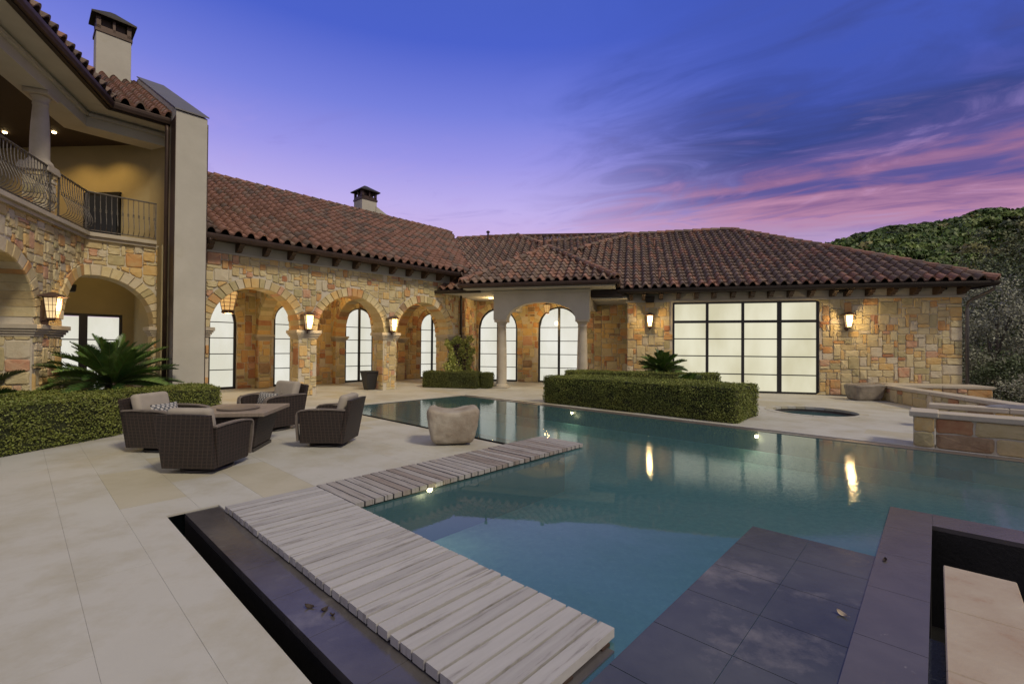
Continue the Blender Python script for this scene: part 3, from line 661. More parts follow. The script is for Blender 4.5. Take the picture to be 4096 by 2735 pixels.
# glass wall
gw_ = MB(); yx = .08; cols_ = [1.5, 2.756, 3.998, 5.224, 6.5]; rows_ = [0, .68, 1.347, 1.998, 2.65, 3.40]
for a, b_ in ((1.5, 1.58), (6.42, 6.5)): gw_.box(W, a, b_, yx-.04, yx+.06, 0, 3.40)
gw_.box(W, 1.58, 6.42, yx-.04, yx+.06, 0, .07); gw_.box(W, 1.58, 6.42, yx-.04, yx+.06, 3.33, 3.40)
for x, w_ in ((2.756, .05), (3.998, .05), (5.224, .075)): gw_.box(W, x-w_, x+w_, yx-.045, yx+.055, .07, 3.33)
gw_.box(W, 1.58, 6.42, yx-.05, yx+.05, 2.60, 2.70)
gwo = gw_.build('glass_wall_frame', M_black, pw, bevel=.005)
for i in range(4):
    xa, xb = cols_[i]+(.08 if i == 0 else (.075 if i == 3 else .05)), cols_[i+1]-(.08 if i == 3 else (.075 if i == 2 else .05))
    for j in range(5):
        za, zb = rows_[j]+(.07 if j == 0 else (.05 if j == 4 else .02)), rows_[j+1]-(.07 if j == 4 else (.05 if j == 3 else .02))
        MB().box(W, xa, xb, yx+.01, yx+.022, za, zb).build('pane', M_pane_warm, gwo)
    for z in rows_[1:4]: MB().box(W, xa, xb, yx-.015, yx+.02, z-.02, z+.02).build('glazing_bar', M_black, gwo)
pq.flush(pw)
b = MB(); c0 = 10.78
b.tube([W.p(11.18, -.70, 3.74), W.p(11.18, -.66, 3.60), W.p(11.10, -.50, 3.50), W.p(10.95, -.20, 3.36), W.p(10.82, -.12, 3.24), W.p(10.80, -.10, 3.0), W.p(10.80, -.10, .45)], .05, 10).build('downpipe', M_lead, pw, smooth=True)
# ================================================================= tall wing on the left
tw_ = empty('two_storey_wing', L2.p(-1, 3, 0), 'tall two-storey stone wing with ground floor arches, a balcony loggia and a stucco chimney breast', 'house wing')
K1 = [('arch', .23, 1.20, 2.2, 0), ('arch', -3.29, 1.2, 2.2, 0)]; pl = Pieces('stone', SM)
wall(L1, -7, 0, 0, 4.35, .7, K1, 'wall', M_mortar, tw_); wall(L2, 0, 1.64, 0, 4.35, .6, K1[:1], 'wall', M_mortar, tw_)
ashlar(pl, face(L1), -6, 0, 0, 4.34, K1, ring=.28, cell=.092); ashlar(pl, face(L2), 0, 1.63, 0, 4.34, K1[:1], ring=.28, cell=.092)
ab = math.degrees(math.acos(.23/1.2)); voussoirs(pl, L1, .23, 2.2, 1.2, a1=ab, y1=.6); voussoirs(pl, L2, .23, 2.2, 1.2, a0=ab, y1=.6); voussoirs(pl, L1, -3.29, 2.2, 1.2, y1=.7, a0=30)
ashlar(pl, jamb(L1, -2.09, -1), .02, .7, 0, 1.85, cell=.13); ashlar(pl, jamb(L2, 1.43, -1), .02, .6, 0, 1.9, cell=.13)
impost(L1, -2.09, -.97, 0, .7, 2.05, tw_, h=.26); impost(L2, 1.43, 1.64, 0, .6, 2.12, tw_, h=.26)
for fr, x0, x1 in ((L1, -6.5, .07), (L2, .0, 1.45)):
    MB().box(fr, x0, x1, -.17, .2, 4.36, 4.46).build('balcony_ledge', M_trim, tw_, bevel=.008); MB().box(fr, x0, x1, -.10, .2, 4.28, 4.355).build('ledge_moulding', M_trim, tw_)
# pedestal and column
MB().box(L1, -1.75, -1.37, -.02, .36, 4.46, 5.38).build('pedestal', M_mortar, tw_)
ashlar(pl, face(L1, -.02), -1.75, -1.37, 4.47, 5.37, cell=.10); ashlar(pl, jamb(L1, -1.75, -1), -.02, .36, 4.47, 5.37, cell=.10)
MB().box(L1, -1.82, -1.30, -.09, .43, 5.38, 5.50).build('pedestal_cap', M_trim, tw_, bevel=.012)
parent_ang = 112; cx_, cz_ = loc(L1, .30, 88, 300); column(L1.p(-1.56, .17, 5.50), 1.64, .165, .125, tw_, .44)
# beam, soffit, gutter
MB().prism([L1.p(-.34, -.6, 7.532), L1.p(-.34, .55, 7.532), L2.p(0, .5, 7.532), L2.p(0, 0, 7.532), L2.p(.36, -.6, 7.532)], (0, 0, .036)).build('soffit', M_stucco, tw_)
for fr, x0, x1 in ((L1, -6.5, .0), (L2, .0, 1.64)):
    MB().box(fr, x0, x1, -.02, .55, 7.14, 7.52).build('loggia_beam', M_stucco, tw_); MB().box(fr, x0, x1-.02, -.09, .0, 7.38, 7.46).build('beam_moulding', M_stucco, tw_)
    MB().box(fr, x0 if fr is L1 else .0, (-.34 if fr is L1 else x1-.03), -.60, .55, 7.53 if fr is L1 else 7.525, 7.57 if fr is L1 else 7.563).build('soffit', M_stucco, tw_)
gc = np.array(L2.p(.47, -.74, 7.68))
inn2 = np.array(L2.y); inn1 = np.array(L1.y)
gutter(([L1.p(-6.5, -.74, 7.68), tuple(gc), L2.p(1.62, -.74, 7.68)], [L1.y, (inn1+inn2), L2.y]), tw_, w=.16, h=.15)
MB().box(L1, -6.5, -.38, -.64, -.55, 7.50, 7.58).build('fascia', M_bronze, tw_); MB().box(L2, .36, 1.62, -.64, -.55, 7.50, 7.58).build('fascia', M_bronze, tw_)
e2, g2 = slope_dirs(L2, 28); e1, g1 = slope_dirs(L1, 28); pn = Pieces('roof_tile', TM)
roof(pn, tw_, L2.p(0, -.66, 7.72), e2, g2, [(.42, 0), (1.62, 0), (1.62, 6.57), (-2.7, 6.57)], tw=.30, tl=.34, wts=(8, 7, 3, 4, 1))
roof(pn, tw_, L1.p(0, -.66, 7.72), e1, g1, [(-6.5, 0), (-.42, 0), (1.0, 2.9), (-6.5, 2.9)], tw=.30, tl=.34)
ridge(pn, np.array(L2.p(0, -.66, 7.72))+e2*-2.6+g2*6.57, np.array(L2.p(0, -.66, 7.72))+e2*1.62+g2*6.57, lift=.08)
MB().prism([L1.p(0, -.02, 7.141), L1.p(0, .55, 7.141), L1.p(.33, .55, 7.141), L2.p(0, .55, 7.141), L2.p(0, -.02, 7.141)], (0, 0, .378)).build('loggia_beam', M_stucco, tw_)
# chimney breast with sloping flashed top
Tb = Fr(uvp(-14.5, 2.75), 47.2)      # x along v, y into the building
prof = [(0, 0), (0, 7.74), (5.85, 10.86), (6.3, 10.86), (6.3, 0)]
m = MB(); m.prism([Tb.p(0, y, z) for y, z in prof], np.array(Tb.x)*.70); tb = m.build('chimney_breast', M_stucco, tw_, bevel=.006)
m = MB(); d0 = np.array([0, 0, .02]); m.prism([np.array(Tb.p(-.03, -.04, 7.735))+d0, np.array(Tb.p(-.03, 5.85, 10.88))+d0, np.array(Tb.p(.73, 5.85, 10.88))+d0, np.array(Tb.p(.73, -.04, 7.735))+d0], (0, 0, .035)); m.build('flashing', M_lead, tb)
MB().box(Tb, -.012, 0, .0, .5, 0.4, 7.6).build('corner_board', M_copper, tb); MB().box(Tb, .70, .72, .0, .06, 0.0, 7.6).build('corner_board', M_copper, tb)
chimney(Fr(uvp(-20.3, 0), 47.2), 1.66, 2.56, 0, .72, 9.4, 11.98, 12.62, 12.95, tw_)
b = MB(); b.tube([L2.p(1.55, -.62, 7.54), Tb.p(-.07, .62, 7.35), Tb.p(-.07, .62, .3)], .052, 10).build('downpipe', M_copper, tw_, smooth=True)
ashlar(pl, jamb(Tb, 0, -1), .68, 1.26, 0, 4.34, cell=.10)
# loggia back wall, ceiling, door
B0, B1 = np.array([-13.6, 13.17]), np.array([-10.29, 12.95]); bang = math.degrees(math.atan2(B1[1]-B0[1], B1[0]-B0[0])); FB = Fr(B0, bang); bl = float(np.linalg.norm(B1-B0))
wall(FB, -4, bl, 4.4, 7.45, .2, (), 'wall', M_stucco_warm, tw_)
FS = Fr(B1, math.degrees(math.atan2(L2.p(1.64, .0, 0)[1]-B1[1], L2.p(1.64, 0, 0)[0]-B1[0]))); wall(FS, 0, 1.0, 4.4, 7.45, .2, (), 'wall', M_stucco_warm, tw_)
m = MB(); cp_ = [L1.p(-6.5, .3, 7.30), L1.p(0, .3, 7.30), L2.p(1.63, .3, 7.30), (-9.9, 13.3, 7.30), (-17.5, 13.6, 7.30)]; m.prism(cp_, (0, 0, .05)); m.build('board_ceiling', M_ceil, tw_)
m = MB(); cp_ = [L1.p(-6.5, .1, 4.30), L1.p(0, .1, 4.30), L2.p(1.63, .1, 4.30), (-9.9, 13.3, 4.30), (-17.5, 13.6, 4.30)]; m.prism(cp_, (0, 0, .08)); m.build('balcony_floor', M_trim, tw_)
q = on_plane(196, 480, FB.p(0, 0, 0), FB.y)-FB.o; q2 = on_plane(278, 480, FB.p(0, 0, 0), FB.y)-FB.o
xa, xb = float(q@FB.x), float(q2@FB.x); dr = MB().box(FB, xa, xb, -.06, 0, 4.4, 5.95).build('balcony_door', mat('matt_black', (.012, .012, .013), .8, spec=.1), tw_); MB().box(FB, xa+.07, xb-.07, -.075, -.06, 4.5, 5.85).build('pane', mat('dark_glass', (.01, .012, .014), .35, spec=.2), dr)
for px_, py_ in ((11, 303), (124, 303), (214, 303)):
    q = on_plane(px_, py_, (0, 0, 7.295), (0, 0, 1)); MB().lathe((q[0], q[1], 7.262), [(.032, 0), (.045, .005), (.045, .035)], 14).build('recessed_light', mat('lamp_glow', (1, .8, .5), emit=(1, .70, .32), estr=14), tw_)
    l = bpy.data.lights.new('recessed_light_beam', 'SPOT'); l.spot_size = R(125); l.spot_blend = .8; l.energy = 85; l.color = (1, .62, .18); l.shadow_soft_size = .05; lo = bpy.data.objects.new('recessed_light_beam', l); col.objects.link(lo); lo.location = (q[0], q[1]+.1, 7.25)
# ground floor room behind the arches
G0 = Fr(L2.p(0, 3.6, 0), 47.2)
x0g, z0g = loc(G0, 0, 129, 716); x1g, _ = loc(G0, 0, 281, 720); zt = loc(G0, 0, 200, 719)[1]
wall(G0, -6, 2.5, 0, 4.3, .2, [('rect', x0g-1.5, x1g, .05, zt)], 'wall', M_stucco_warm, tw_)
gf = MB(); gf.box(G0, x0g-1.5, x1g, .02, .08, .05, .13).box(G0, x0g-1.5, x1g, .02, .08, zt-.08, zt).box(G0, x1g-.08, x1g, .02, .08, .13, zt-.08); xm_ = loc(G0, 0, 190, 800)[0]; gf.box(G0, xm_-.10, xm_+.10, .0, .08, .13, zt-.08)
gfo = gf.build('window', M_black, tw_); rws = [.13, .66, 1.22, 1.78, zt-.08]
for a, b_ in ((x0g-1.5, xm_-.10), (xm_+.10, x1g-.08)):
    for j in range(4): MB().box(G0, a, b_, .05, .062, rws[j]+.012, rws[j+1]-.012).build('pane', M_pane, gfo)
    for z in rws[1:4]: MB().box(G0, a, b_, .035, .07, z-.018, z+.018).build('glazing_bar', M_black, gfo)
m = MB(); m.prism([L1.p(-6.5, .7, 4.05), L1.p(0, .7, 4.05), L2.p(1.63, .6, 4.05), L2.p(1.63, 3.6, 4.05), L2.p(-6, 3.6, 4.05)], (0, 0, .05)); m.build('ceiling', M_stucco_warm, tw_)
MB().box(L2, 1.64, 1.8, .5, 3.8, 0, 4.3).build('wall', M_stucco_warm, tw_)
pl.flush(tw_); pn.flush(tw_)
# railings
def railing(fr, x0, x1, name_label):
    rr = empty('balcony_railing', fr.p((x0+x1)/2, -.06, 4.46), name_label, 'railing', 'wrought iron balcony railings')
    MB().box(fr, x0, x1, -.085, -.035, 5.47, 5.50).build('handrail', M_iron, rr, bevel=.004); MB().box(fr, x0, x1, -.075, -.045, 4.52, 4.54).build('bottom_rail', M_iron, rr)
    n = max(2, round((x1-x0)/.108)); pf = [(-.06, 5.47), (-.06, 5.30), (-.075, 5.16), (-.10, 5.04), (-.15, 4.92), (-.20, 4.80), (-.215, 4.70), (-.185, 4.61), (-.12, 4.555), (-.06, 4.53)]
    for i in range(n):
        x = x0+(i+.5)*(x1-x0)/n; b = MB().tube([fr.p(x, y, z) for y, z in pf], .0085, 5)
        for dz in (-.028, 0, .028): b.tube([fr.p(x-.018, -.10, 5.04+dz), fr.p(x+.018, -.10, 5.04+dz)], .012, 5)
        b.build('baluster', M_iron, rr)
    for k in (0, 1): MB().box(fr, (x0, x1-.025)[k], (x0+.025, x1)[k], -.075, -.045, 4.46, 5.47).build('rail_post', M_iron, rr)
M_iron = mat('worn_wrought_iron', (.15, .135, .12), .5, (.07, .062, .055), 20, 5, .2, 60, metal=.35)
railing(L1, -1.34, -.03, 'short bulging wrought iron railing between the balcony column and the corner')
railing(L2, .03, 1.45, 'wrought iron railing with knotted bars in front of the dark balcony door')
railing(L1, -4.6, -1.66, 'wrought iron railing at the left edge of the picture, left of the balcony column')
# ================================================================= ground, patio, pool
M_dirt = mat('dry_soil_and_litter', (.10, .08, .045), .95, (.05, .055, .025), .6, 8, .5, 6)
m = MB(); m.add([(-900, -300, -1.75), (900, -300, -1.75), (900, 1500, -1.75), (-900, 1500, -1.75)], [(0, 1, 2, 3)]); tag(m.build('ground', M_dirt), kind='structure')
LC = dict(wear=((.33, .30, .215), .9, .46, .70, .85))
SL = [mat('limestone_slab_a', (.455, .448, .41), .7, (.405, .392, .35), .9, 8, .12, 25, **LC), mat('limestone_slab_b', (.42, .41, .37), .72, (.45, .438, .40), 1.2, 8, .12, 25, **LC), mat('limestone_slab_c', (.39, .36, .27), .72, (.43, .40, .32), .8, 8, .12, 25, **LC)]
M_bed = mat('paving_bed', (.50, .48, .43), .95)
REG = [(-42, 8, -14, 1.0), (-42, -5.455, 1.0, 1.44), (-42, -5.215, 1.44, 5.60), (-42, -11.80, 5.60, 10.42), (-42, 4.0, 10.42, 30)]
SPA = (8.0, 12.15); SPR = 1.13
def bool_hole(o, cyl):
    md = o.modifiers.new('b', 'BOOLEAN'); md.operation = 'DIFFERENCE'; md.object = cyl; md.solver = 'EXACT'
    dg = bpy.context.evaluated_depsgraph_get(); me = bpy.data.meshes.new_from_object(o.evaluated_get(dg)); o.modifiers.remove(md); o.data = me
cutter = MB().lathe((SPA[0], SPA[1], -2.5), [(SPR, 0), (SPR, 4)], 48).build('cutter', M_bed)
pm_ = MB()
for i, (ua, ub, va, vb_) in enumerate(REG): pm_.box(P, ua, ub, va-(.0 if i else 0), vb_, -1.70, -.004)
patio = pm_.build('patio', M_bed, kind='structure')
sl = Pieces('paving_slab', SL); holes = []
v = -6.2; rr2 = random.Random(5)
rows = []
while v < 19: 
    h = rr2.choice([.42, .56, .62, .75, .85]); rows.append((v, v+h)); v += h
# rows are tuned so that joints fall where the photograph shows them next to the pool
rows = [r for r in rows if r[1] < .30]; v = rows[-1][1]; rows += [(v, .30), (.30, .72)]; v = .72
while v < 19: h = rr2.choice([.46, .56, .64, .75]); rows.append((v, v+h)); v += h
for va, vb_ in rows:
    u = -20-rr2.random()
    while u < 4:
        ln = rr2.uniform(.9, 1.9); mi = rr2.choices([0, 1, 2], [6, 4, 1])[0]; th = rr2.uniform(0, .0012)
        for (ra, rb_, rc, rd) in REG:
            xa, xb, ya, yb = max(u+.0007, ra), min(u+ln-.0007, rb_), max(va+.0007, rc), min(vb_-.0007, rd)
            if xb-xa < .02 or yb-ya < .02: continue
            q = [P.p(xa, ya, -.02), P.p(xb, ya, -.02), P.p(xb, yb, -.02), P.p(xa, yb, -.02)]; t = [(a, b, -th) for a, b, _ in q]
            cx0, cy0 = sum(a for a, *_ in q)/4, sum(b for _, b, _ in q)/4
            vs = q+t; fs = [(4, 5, 6, 7), (0, 1, 5, 4), (1, 2, 6, 5), (2, 3, 7, 6), (3, 0, 4, 7)]
            if math.hypot(cx0-SPA[0], cy0-SPA[1]) < SPR+1.3: holes.append((vs, [(3, 2, 1, 0)]+fs, mi))
            else: sl.add(vs, fs, mi)
        u += ln
sl.flush(patio, 270)
bool_hole(patio, cutter)
for vs, fs, mi in holes:
    o = MB().add(vs, fs).build('paving_slab', SL[mi], patio, center=False); bool_hole(o, cutter)
    if not len(o.data.polygons): bpy.data.objects.remove(o)
bpy.data.objects.remove(cutter)
# ---- pool basin
M_slate = mat('wet_slate', (.055, .050, .052), .10, (.10, .092, .092), 1.6, 8, .08, 30, wear=((.20, .185, .175), 1.3, .56, .74, .7))
M_slate_dry = mat('grey_slate', (.085, .078, .078), .16, (.11, .10, .10), 2.2, 8, .10, 30, wear=((.30, .27, .25), 9, .66, .72, .5))
M_shelf = mat('shelf_slate', (.050, .052, .052), .12, (.09, .092, .088), 1.3, 8, .10, 30, wear=((.24, .22, .21), .9, .54, .72, .8))
M_slate_brown = mat('brown_slate', (.15, .125, .11), .35, (.10, .085, .08), 2.4, 8, .12, 30)
M_tile = mat('dark_waterline_tile', (.020, .024, .026), .35, (.035, .04, .04), 9, 5, .1, 40)
M_plaster = mat('teal_pool_plaster', (.20, .42, .46), .7, (.30, .56, .58), 9, 7, .1, 30, wear=((.46, .68, .68), 15, .54, .68, .7))  # pale mottling here is ripple light put into the plaster colour
M_trough = mat('black_overflow_wall', (.008, .008, .009), .45, (.016, .015, .015), 4, 6, .2, 30, wear=((.12, .12, .12), 7, .70, .80, .5))
M_gravel = mat('wet_blue_gravel', (.035, .045, .075), .5, (.015, .02, .035), 40, 4, 1.0, 60)
OUT = [(-5.44, 1.15), (-.04, 1.15), (-.04, 5.9), (5.5, 5.9), (5.5, 10.40), (-11.75, 10.40), (-11.75, 5.75), (-5.2, 5.75), (-5.2, 1.44), (-5.44, 1.44)]
b = MB(); ZF = -.68
b.box(P, -11.74, -.05, 1.16, 10.39, -1.5, ZF, 1); b.box(P, -.05, 5.5, 5.91, 10.39, -1.5, ZF, 1)                                    # floor
def wl(x0, x1, y0, y1, z0, z1, mi): b.box(P, x0, x1, y0, y1, z0, z1, mi)
wl(-5.43, -.05, 1.16, 2.24, ZF, -.075, 0)         # ledge under the boardwalk
wl(-5.19, -4.42, 2.24, 6.05, ZF, -.075, 0)
wl(-11.74, -5.19, 5.76, 6.06, ZF, -.075, 0); wl(-11.74, -11.4, 6.06, 10.39, ZF, -.075, 0)
wl(-11.4, 5.5, 10.16, 10.39, ZF, -.42, 1); wl(-11.4, 5.5, 10.19, 10.39, -.42, -.06, 0)
wl(-.355, -.05, 2.24, 6.29, ZF, -.06, 0); wl(-.05, 5.5, 5.91, 6.29, ZF, -.06, 0)
wl(-1.27, -.355, 2.24, 4.72, ZF, -.060, 0); wl(-1.62, -1.27, 2.24, 4.95, ZF, -.45, 1); wl(-1.27, -.355, 4.72, 4.95, ZF, -.45, 1)
pool = b.build('swimming_pool', [M_tile, M_plaster], kind='structure')
# outer walls of the pool and the black overflow slot
b = MB(); b.box(P, -5.44, -.04, 1.15, 1.16, -1.5, -.03).box(P, -5.44, -5.43, 1.16, 1.44, -1.5, -.03).box(P, -.05, -.04, 1.16, 5.9, -1.5, -.03).box(P, -.04, 5.5, 5.90, 5.91, -1.5, -.03)
b.box(P, -11.75, -5.2, 5.745, 5.755, -1.5, -.012).box(P, -11.75, -11.74, 5.76, 10.4, -1.5, -.012).box(P, -11.75, 5.5, 10.39, 10.40, -1.5, -.012)
b.build('overflow_wall', M_trough, pool)
b = MB(); b.box(P, -5.45, 8, 1.0, 1.15, -1.6, -.55).box(P, -11.8, -5.2, 5.60, 5.745, -1.6, -.22).box(P, -.04, 8, 1.15, 5.9, -1.6, -.95).box(P, -11.8, -11.75, 5.7, 10.4, -1.6, -.2); b.build('overflow_trough', M_trough, pool)
cs = Pieces('coping_stone', [M_slate, M_slate_dry, M_slate_brown, M_shelf])
def coping(x0, x1, y0, y1, z, n, axis, mi, g=.002, th=.035, jit=0):
    for i in range(n):
        if axis == 'x': a, c, e_, f_ = x0+(x1-x0)*i/n+g, x0+(x1-x0)*(i+1)/n-g, y0, y1
        else: a, c, e_, f_ = x0, x1, y0+(y1-y0)*i/n+g, y0+(y1-y0)*(i+1)/n-g
        mb = MB().box(P, a, c, e_, f_, z-th, z-rnd.uniform(0, jit)); cs.add(mb.v, mb.f, mi)
coping(-5.44, -.37, 1.148, 1.62, -.013, 9, 'x', 0, th=.06, g=.0015); coping(-5.44, -1.3, 1.62, 2.25, -.0145, 7, 'x', 0, th=.055, g=.0015)
coping(-11.75, -5.2, 5.745, 6.08, -.030, 11, 'x', 2); coping(-11.75, -11.38, 6.08, 10.0, -.030, 7, 'y', 2); coping(-11.75, 5.5, 10.18, 10.403, -.012, 28, 'x', 2, th=.03)
coping(-.363, -.036, 1.15, 6.305, -.010, 7, 'y', 1, th=.04); coping(-.036, 5.5, 5.896, 6.305, -.010, 9, 'x', 1, th=.04)
for k in range(2): coping(-1.27+k*.455, -1.27+(k+1)*.455-.004, 1.63, 4.72, -.0165, 6, 'y', 3, g=.0025)
cs.flush(pool, 290)
# ---- water
def water_mat(name, tint, bump, sc):
    M = bpy.data.materials.new(name); M.use_nodes = True; N = M.node_tree.nodes; L = M.node_tree.links; N.clear()
    g = N.new('ShaderNodeNewGeometry'); mp = N.new('ShaderNodeMapping'); mp.inputs['Rotation'].default_value = (0, 0, R(25)); mp.inputs['Scale'].default_value = (1.0, 2.1, 1); L.new(g.outputs['Position'], mp.inputs[0])
    t = N.new('ShaderNodeTexNoise'); t.inputs['Scale'].default_value = sc; t.inputs['Detail'].default_value = 3; t.inputs['Distortion'].default_value = .6; L.new(mp.outputs[0], t.inputs['Vector'])
    t2 = N.new('ShaderNodeTexNoise'); t2.inputs['Scale'].default_value = .35; t2.inputs['Detail'].default_value = 2; L.new(g.outputs['Position'], t2.inputs['Vector'])
    # the breeze ruffles the open middle of the pool, the sheltered corners stay calm
    dt = N.new('ShaderNodeVectorMath'); dt.operation = 'DOT_PRODUCT'; L.new(g.outputs['Position'], dt.inputs[0]); dt.inputs[1].default_value = (.679, .734, 0)
    r0 = N.new('ShaderNodeMapRange'); r0.interpolation_type = 'SMOOTHSTEP'; L.new(dt.outputs['Value'], r0.inputs[0]); r0.inputs[1].default_value = 4.4; r0.inputs[2].default_value = 6.2; r0.inputs[3].default_value = .05
    r1 = N.new('ShaderNodeMapRange'); r1.interpolation_type = 'SMOOTHSTEP'; L.new(dt.outputs['Value'], r1.inputs[0]); r1.inputs[1].default_value = 10.2; r1.inputs[2].default_value = 8.2; r1.inputs[3].default_value = .15
    ml = N.new('ShaderNodeMath'); ml.operation = 'MULTIPLY'; L.new(r0.outputs[0], ml.inputs[0]); L.new(r1.outputs[0], ml.inputs[1])
    m2 = N.new('ShaderNodeMath'); m2.operation = 'MULTIPLY'; L.new(ml.outputs[0], m2.inputs[0]); m2.inputs[1].default_value = bump
    bp = N.new('ShaderNodeBump'); bp.inputs['Distance'].default_value = .006; L.new(t.outputs['Fac'], bp.inputs['Height']); L.new(m2.outputs[0], bp.inputs['Strength'])
    tr = N.new('ShaderNodeBsdfTransparent'); tr.inputs[0].default_value = (*tint, 1)
    gs = N.new('ShaderNodeBsdfGlossy'); gs.inputs['Roughness'].default_value = .015; L.new(bp.outputs[0], gs.inputs['Normal'])
    df = N.new('ShaderNodeBsdfDiffuse'); df.inputs[0].default_value = (.16, .36, .40, 1); L.new(bp.outputs[0], df.inputs['Normal'])
    m0 = N.new('ShaderNodeMixShader'); m0.inputs[0].default_value = .28; L.new(tr.outputs[0], m0.inputs[1]); L.new(df.outputs[0], m0.inputs[2])
    fr = N.new('ShaderNodeFresnel'); fr.inputs[0].default_value = 1.65; L.new(bp.outputs[0], fr.inputs['Normal'])
    mx = N.new('ShaderNodeMixShader'); L.new(fr.outputs[0], mx.inputs[0]); L.new(m0.outputs[0], mx.inputs[1]); L.new(gs.outputs[0], mx.inputs[2])
    o = N.new('ShaderNodeOutputMaterial'); L.new(mx.outputs[0], o.inputs[0]); return M
M_water = water_mat('pool_water', (.74, .91, .93), .17, 15)
m = MB(); m.add([P.p(a, c, -.02) for a, c in OUT], [tuple(range(len(OUT)))]); tag(m.build('pool_water', M_water), kind='structure')
# pool lights
M_pl = mat('pool_lamp', (1, .8, .5), emit=(1, .74, .36), estr=40)
def pool_light(x, y, fr, yy, ang):
    xx, zz = loc(fr, yy, x, y); q = np.array(fr.p(xx, yy, zz)); b = MB(); b.tube([q, q-np.array(fr.y)*.02], .032, 16); b.build('pool_light', M_pl, pool)
    l = bpy.data.lights.new('pool_light_beam', 'POINT'); l.energy = 3.5; l.color = (1, .84, .45); l.shadow_soft_size = .05; o = bpy.data.objects.new('pool_light_beam', l); col.objects.link(o); o.location = tuple(q-np.array(fr.y)*.14-np.array([0, 0, .10]))
pool_light(1312, 947, P, 10.14, 0); pool_light(1735, 1000, P, 10.14, 0)
PB = Fr(P.p(-4.40, 0, 0), 137.2-90+0)      # x = v, y = -u
pool_light(984, 1121, PB, 0, 0)
# gravel in the slot and the stone step beside it
tag(MB().box(P, -.036, .032, 1.2, 3.72, -.30, -.07).build('slot_gravel', M_gravel), 'blue-grey wet gravel filling the slot beside the tan stone step', 'gravel', kind='stuff')
st_ = empty('stone_landing', P.p(.22, 3.4, -1.2), 'tan limestone landing of three slabs beside the black overflow slot', 'landing')
MB().box(P, .05, .40, 1.2, 4.84, -1.4, -.035).build('landing_wall', M_trough, st_)
yy = [1.2, 2.3, 3.28, 4.06, 4.86]
M_tan = mat('tan_stained_limestone', (.42, .36, .28), .65, (.34, .26, .19), 2.5, 9, .2, 30, wear=((.30, .17, .10), 5, .58, .75, .6))
for a, c in zip(yy[:-1], yy[1:]): MB().box(P, .033, .415, a+.003, c-.003, -.035, 0).build('slab', M_tan, st_, bevel=.006)
# ---- boardwalks
def wood(name, c1, c2, ang, w):
    return mat(name, c1, .75, c2, 2.2, 9, .35, 30, stretch=((1, 12, 1), (0, 0, -R(ang))), wear=w)
WD1 = [wood('silver_plank_'+str(i), c, c2, 47.2, ((.10, .08, .07), 1.1, .55, .72, .9)) for i, (c, c2) in enumerate((((.42, .41, .41), (.36, .35, .35)), ((.38, .37, .37), (.30, .29, .29)), ((.45, .44, .44), (.38, .37, .37))))]
WD2 = [wood('brown_plank_'+str(i), c, c2, -42.8, ((.06, .043, .035), 1.6, .53, .68, .9)) for i, (c, c2) in enumerate((((.34, .315, .30), (.26, .235, .22)), ((.37, .35, .34), (.29, .27, .255)), ((.29, .25, .225), (.21, .175, .155))))]
def boardwalk(name, lbl, ax, a0, a1, c0, c1, gaps, MW):
    bw = empty(name, P.p(*((a0+a1)/2, (c0+c1)/2) if ax == 'x' else ((c0+c1)/2, (a0+a1)/2), -.03), lbl, 'boardwalk', 'slatted boardwalks across the pool corner')
    n = round((a1-a0)/.1125); pd = (a1-a0)/n
    for i in range(n):
        g0 = .0085+(.018 if i in gaps else 0); x0, x1 = a0+i*pd+g0, a0+(i+1)*pd-.0085; e0, e1 = rnd.uniform(-.003, .003), rnd.uniform(-.003, .003); z1 = .05+rnd.uniform(-.002, .002)
        b = MB(); (b.box(P, x0, x1, c0+e0, c1+e1, z1-.052, z1) if ax == 'x' else b.box(P, c0+e0, c1+e1, x0, x1, z1-.052, z1))
        o = b.build('plank', rnd.choices(MW, [5, 3, 3])[0], bw)
    for c in (c0+.06, (c0+c1)/2-.04, c1-.14):
        b = MB(); (b.box(P, a0, a1, c, c+.08, -.034, -.004) if ax == 'x' else b.box(P, c, c+.08, a0, a1, -.034, -.004)); b.build('joist', M_wood_dark, bw)
    return bw
boardwalk('boardwalk', 'long silver-grey slatted boardwalk running out over the near edge of the pool', 'x', -5.20, -1.346, 1.43, 2.338, (8, 26), WD1)
boardwalk('boardwalk', 'browner slatted boardwalk running from the corner towards the far side, past the carved boulder', 'y', 2.345, 6.43, -5.22, -4.325, (12, 24), WD2)
# ---- spa
spa = empty('round_spa', (SPA[0], SPA[1], 0), 'round sunken spa with still dark water set flush in the patio', 'spa')
n = 26
for i in range(n):
    a0, a1 = 2*math.pi*(i+.03)/n, 2*math.pi*(i+.97)/n; am = (a0+a1)/2; pts = [(SPA[0]+r_*math.cos(a), SPA[1]+r_*math.sin(a), -.06) for r_, a in ((SPR+.02, a0), (SPR+.02, am), (SPR+.02, a1), (SPR-.17, a1), (SPR-.17, am), (SPR-.17, a0))]
    MB().prism(pts, (0, 0, .066+rnd.uniform(-.001, .001))).build('rim_stone', SL[rnd.choice([1, 2])], spa)
b = MB(); k = 48
b.add([(SPA[0]+(SPR-.13)*math.cos(2*math.pi*j/k), SPA[1]+(SPR-.13)*math.sin(2*math.pi*j/k), z) for z in (-.06, -.9) for j in range(k)], [(j, k+j, k+(j+1) % k, (j+1) % k) for j in range(k)]+[tuple(range(k, 2*k))])
b.build('spa_wall', M_slate_brown, spa); b = MB(); b.add([(SPA[0]+(SPR-.135)*math.cos(2*math.pi*j/k), SPA[1]+(SPR-.135)*math.sin(2*math.pi*j/k), -.13) for j in range(k)], [tuple(range(k))]); b.build('water', M_water, spa)
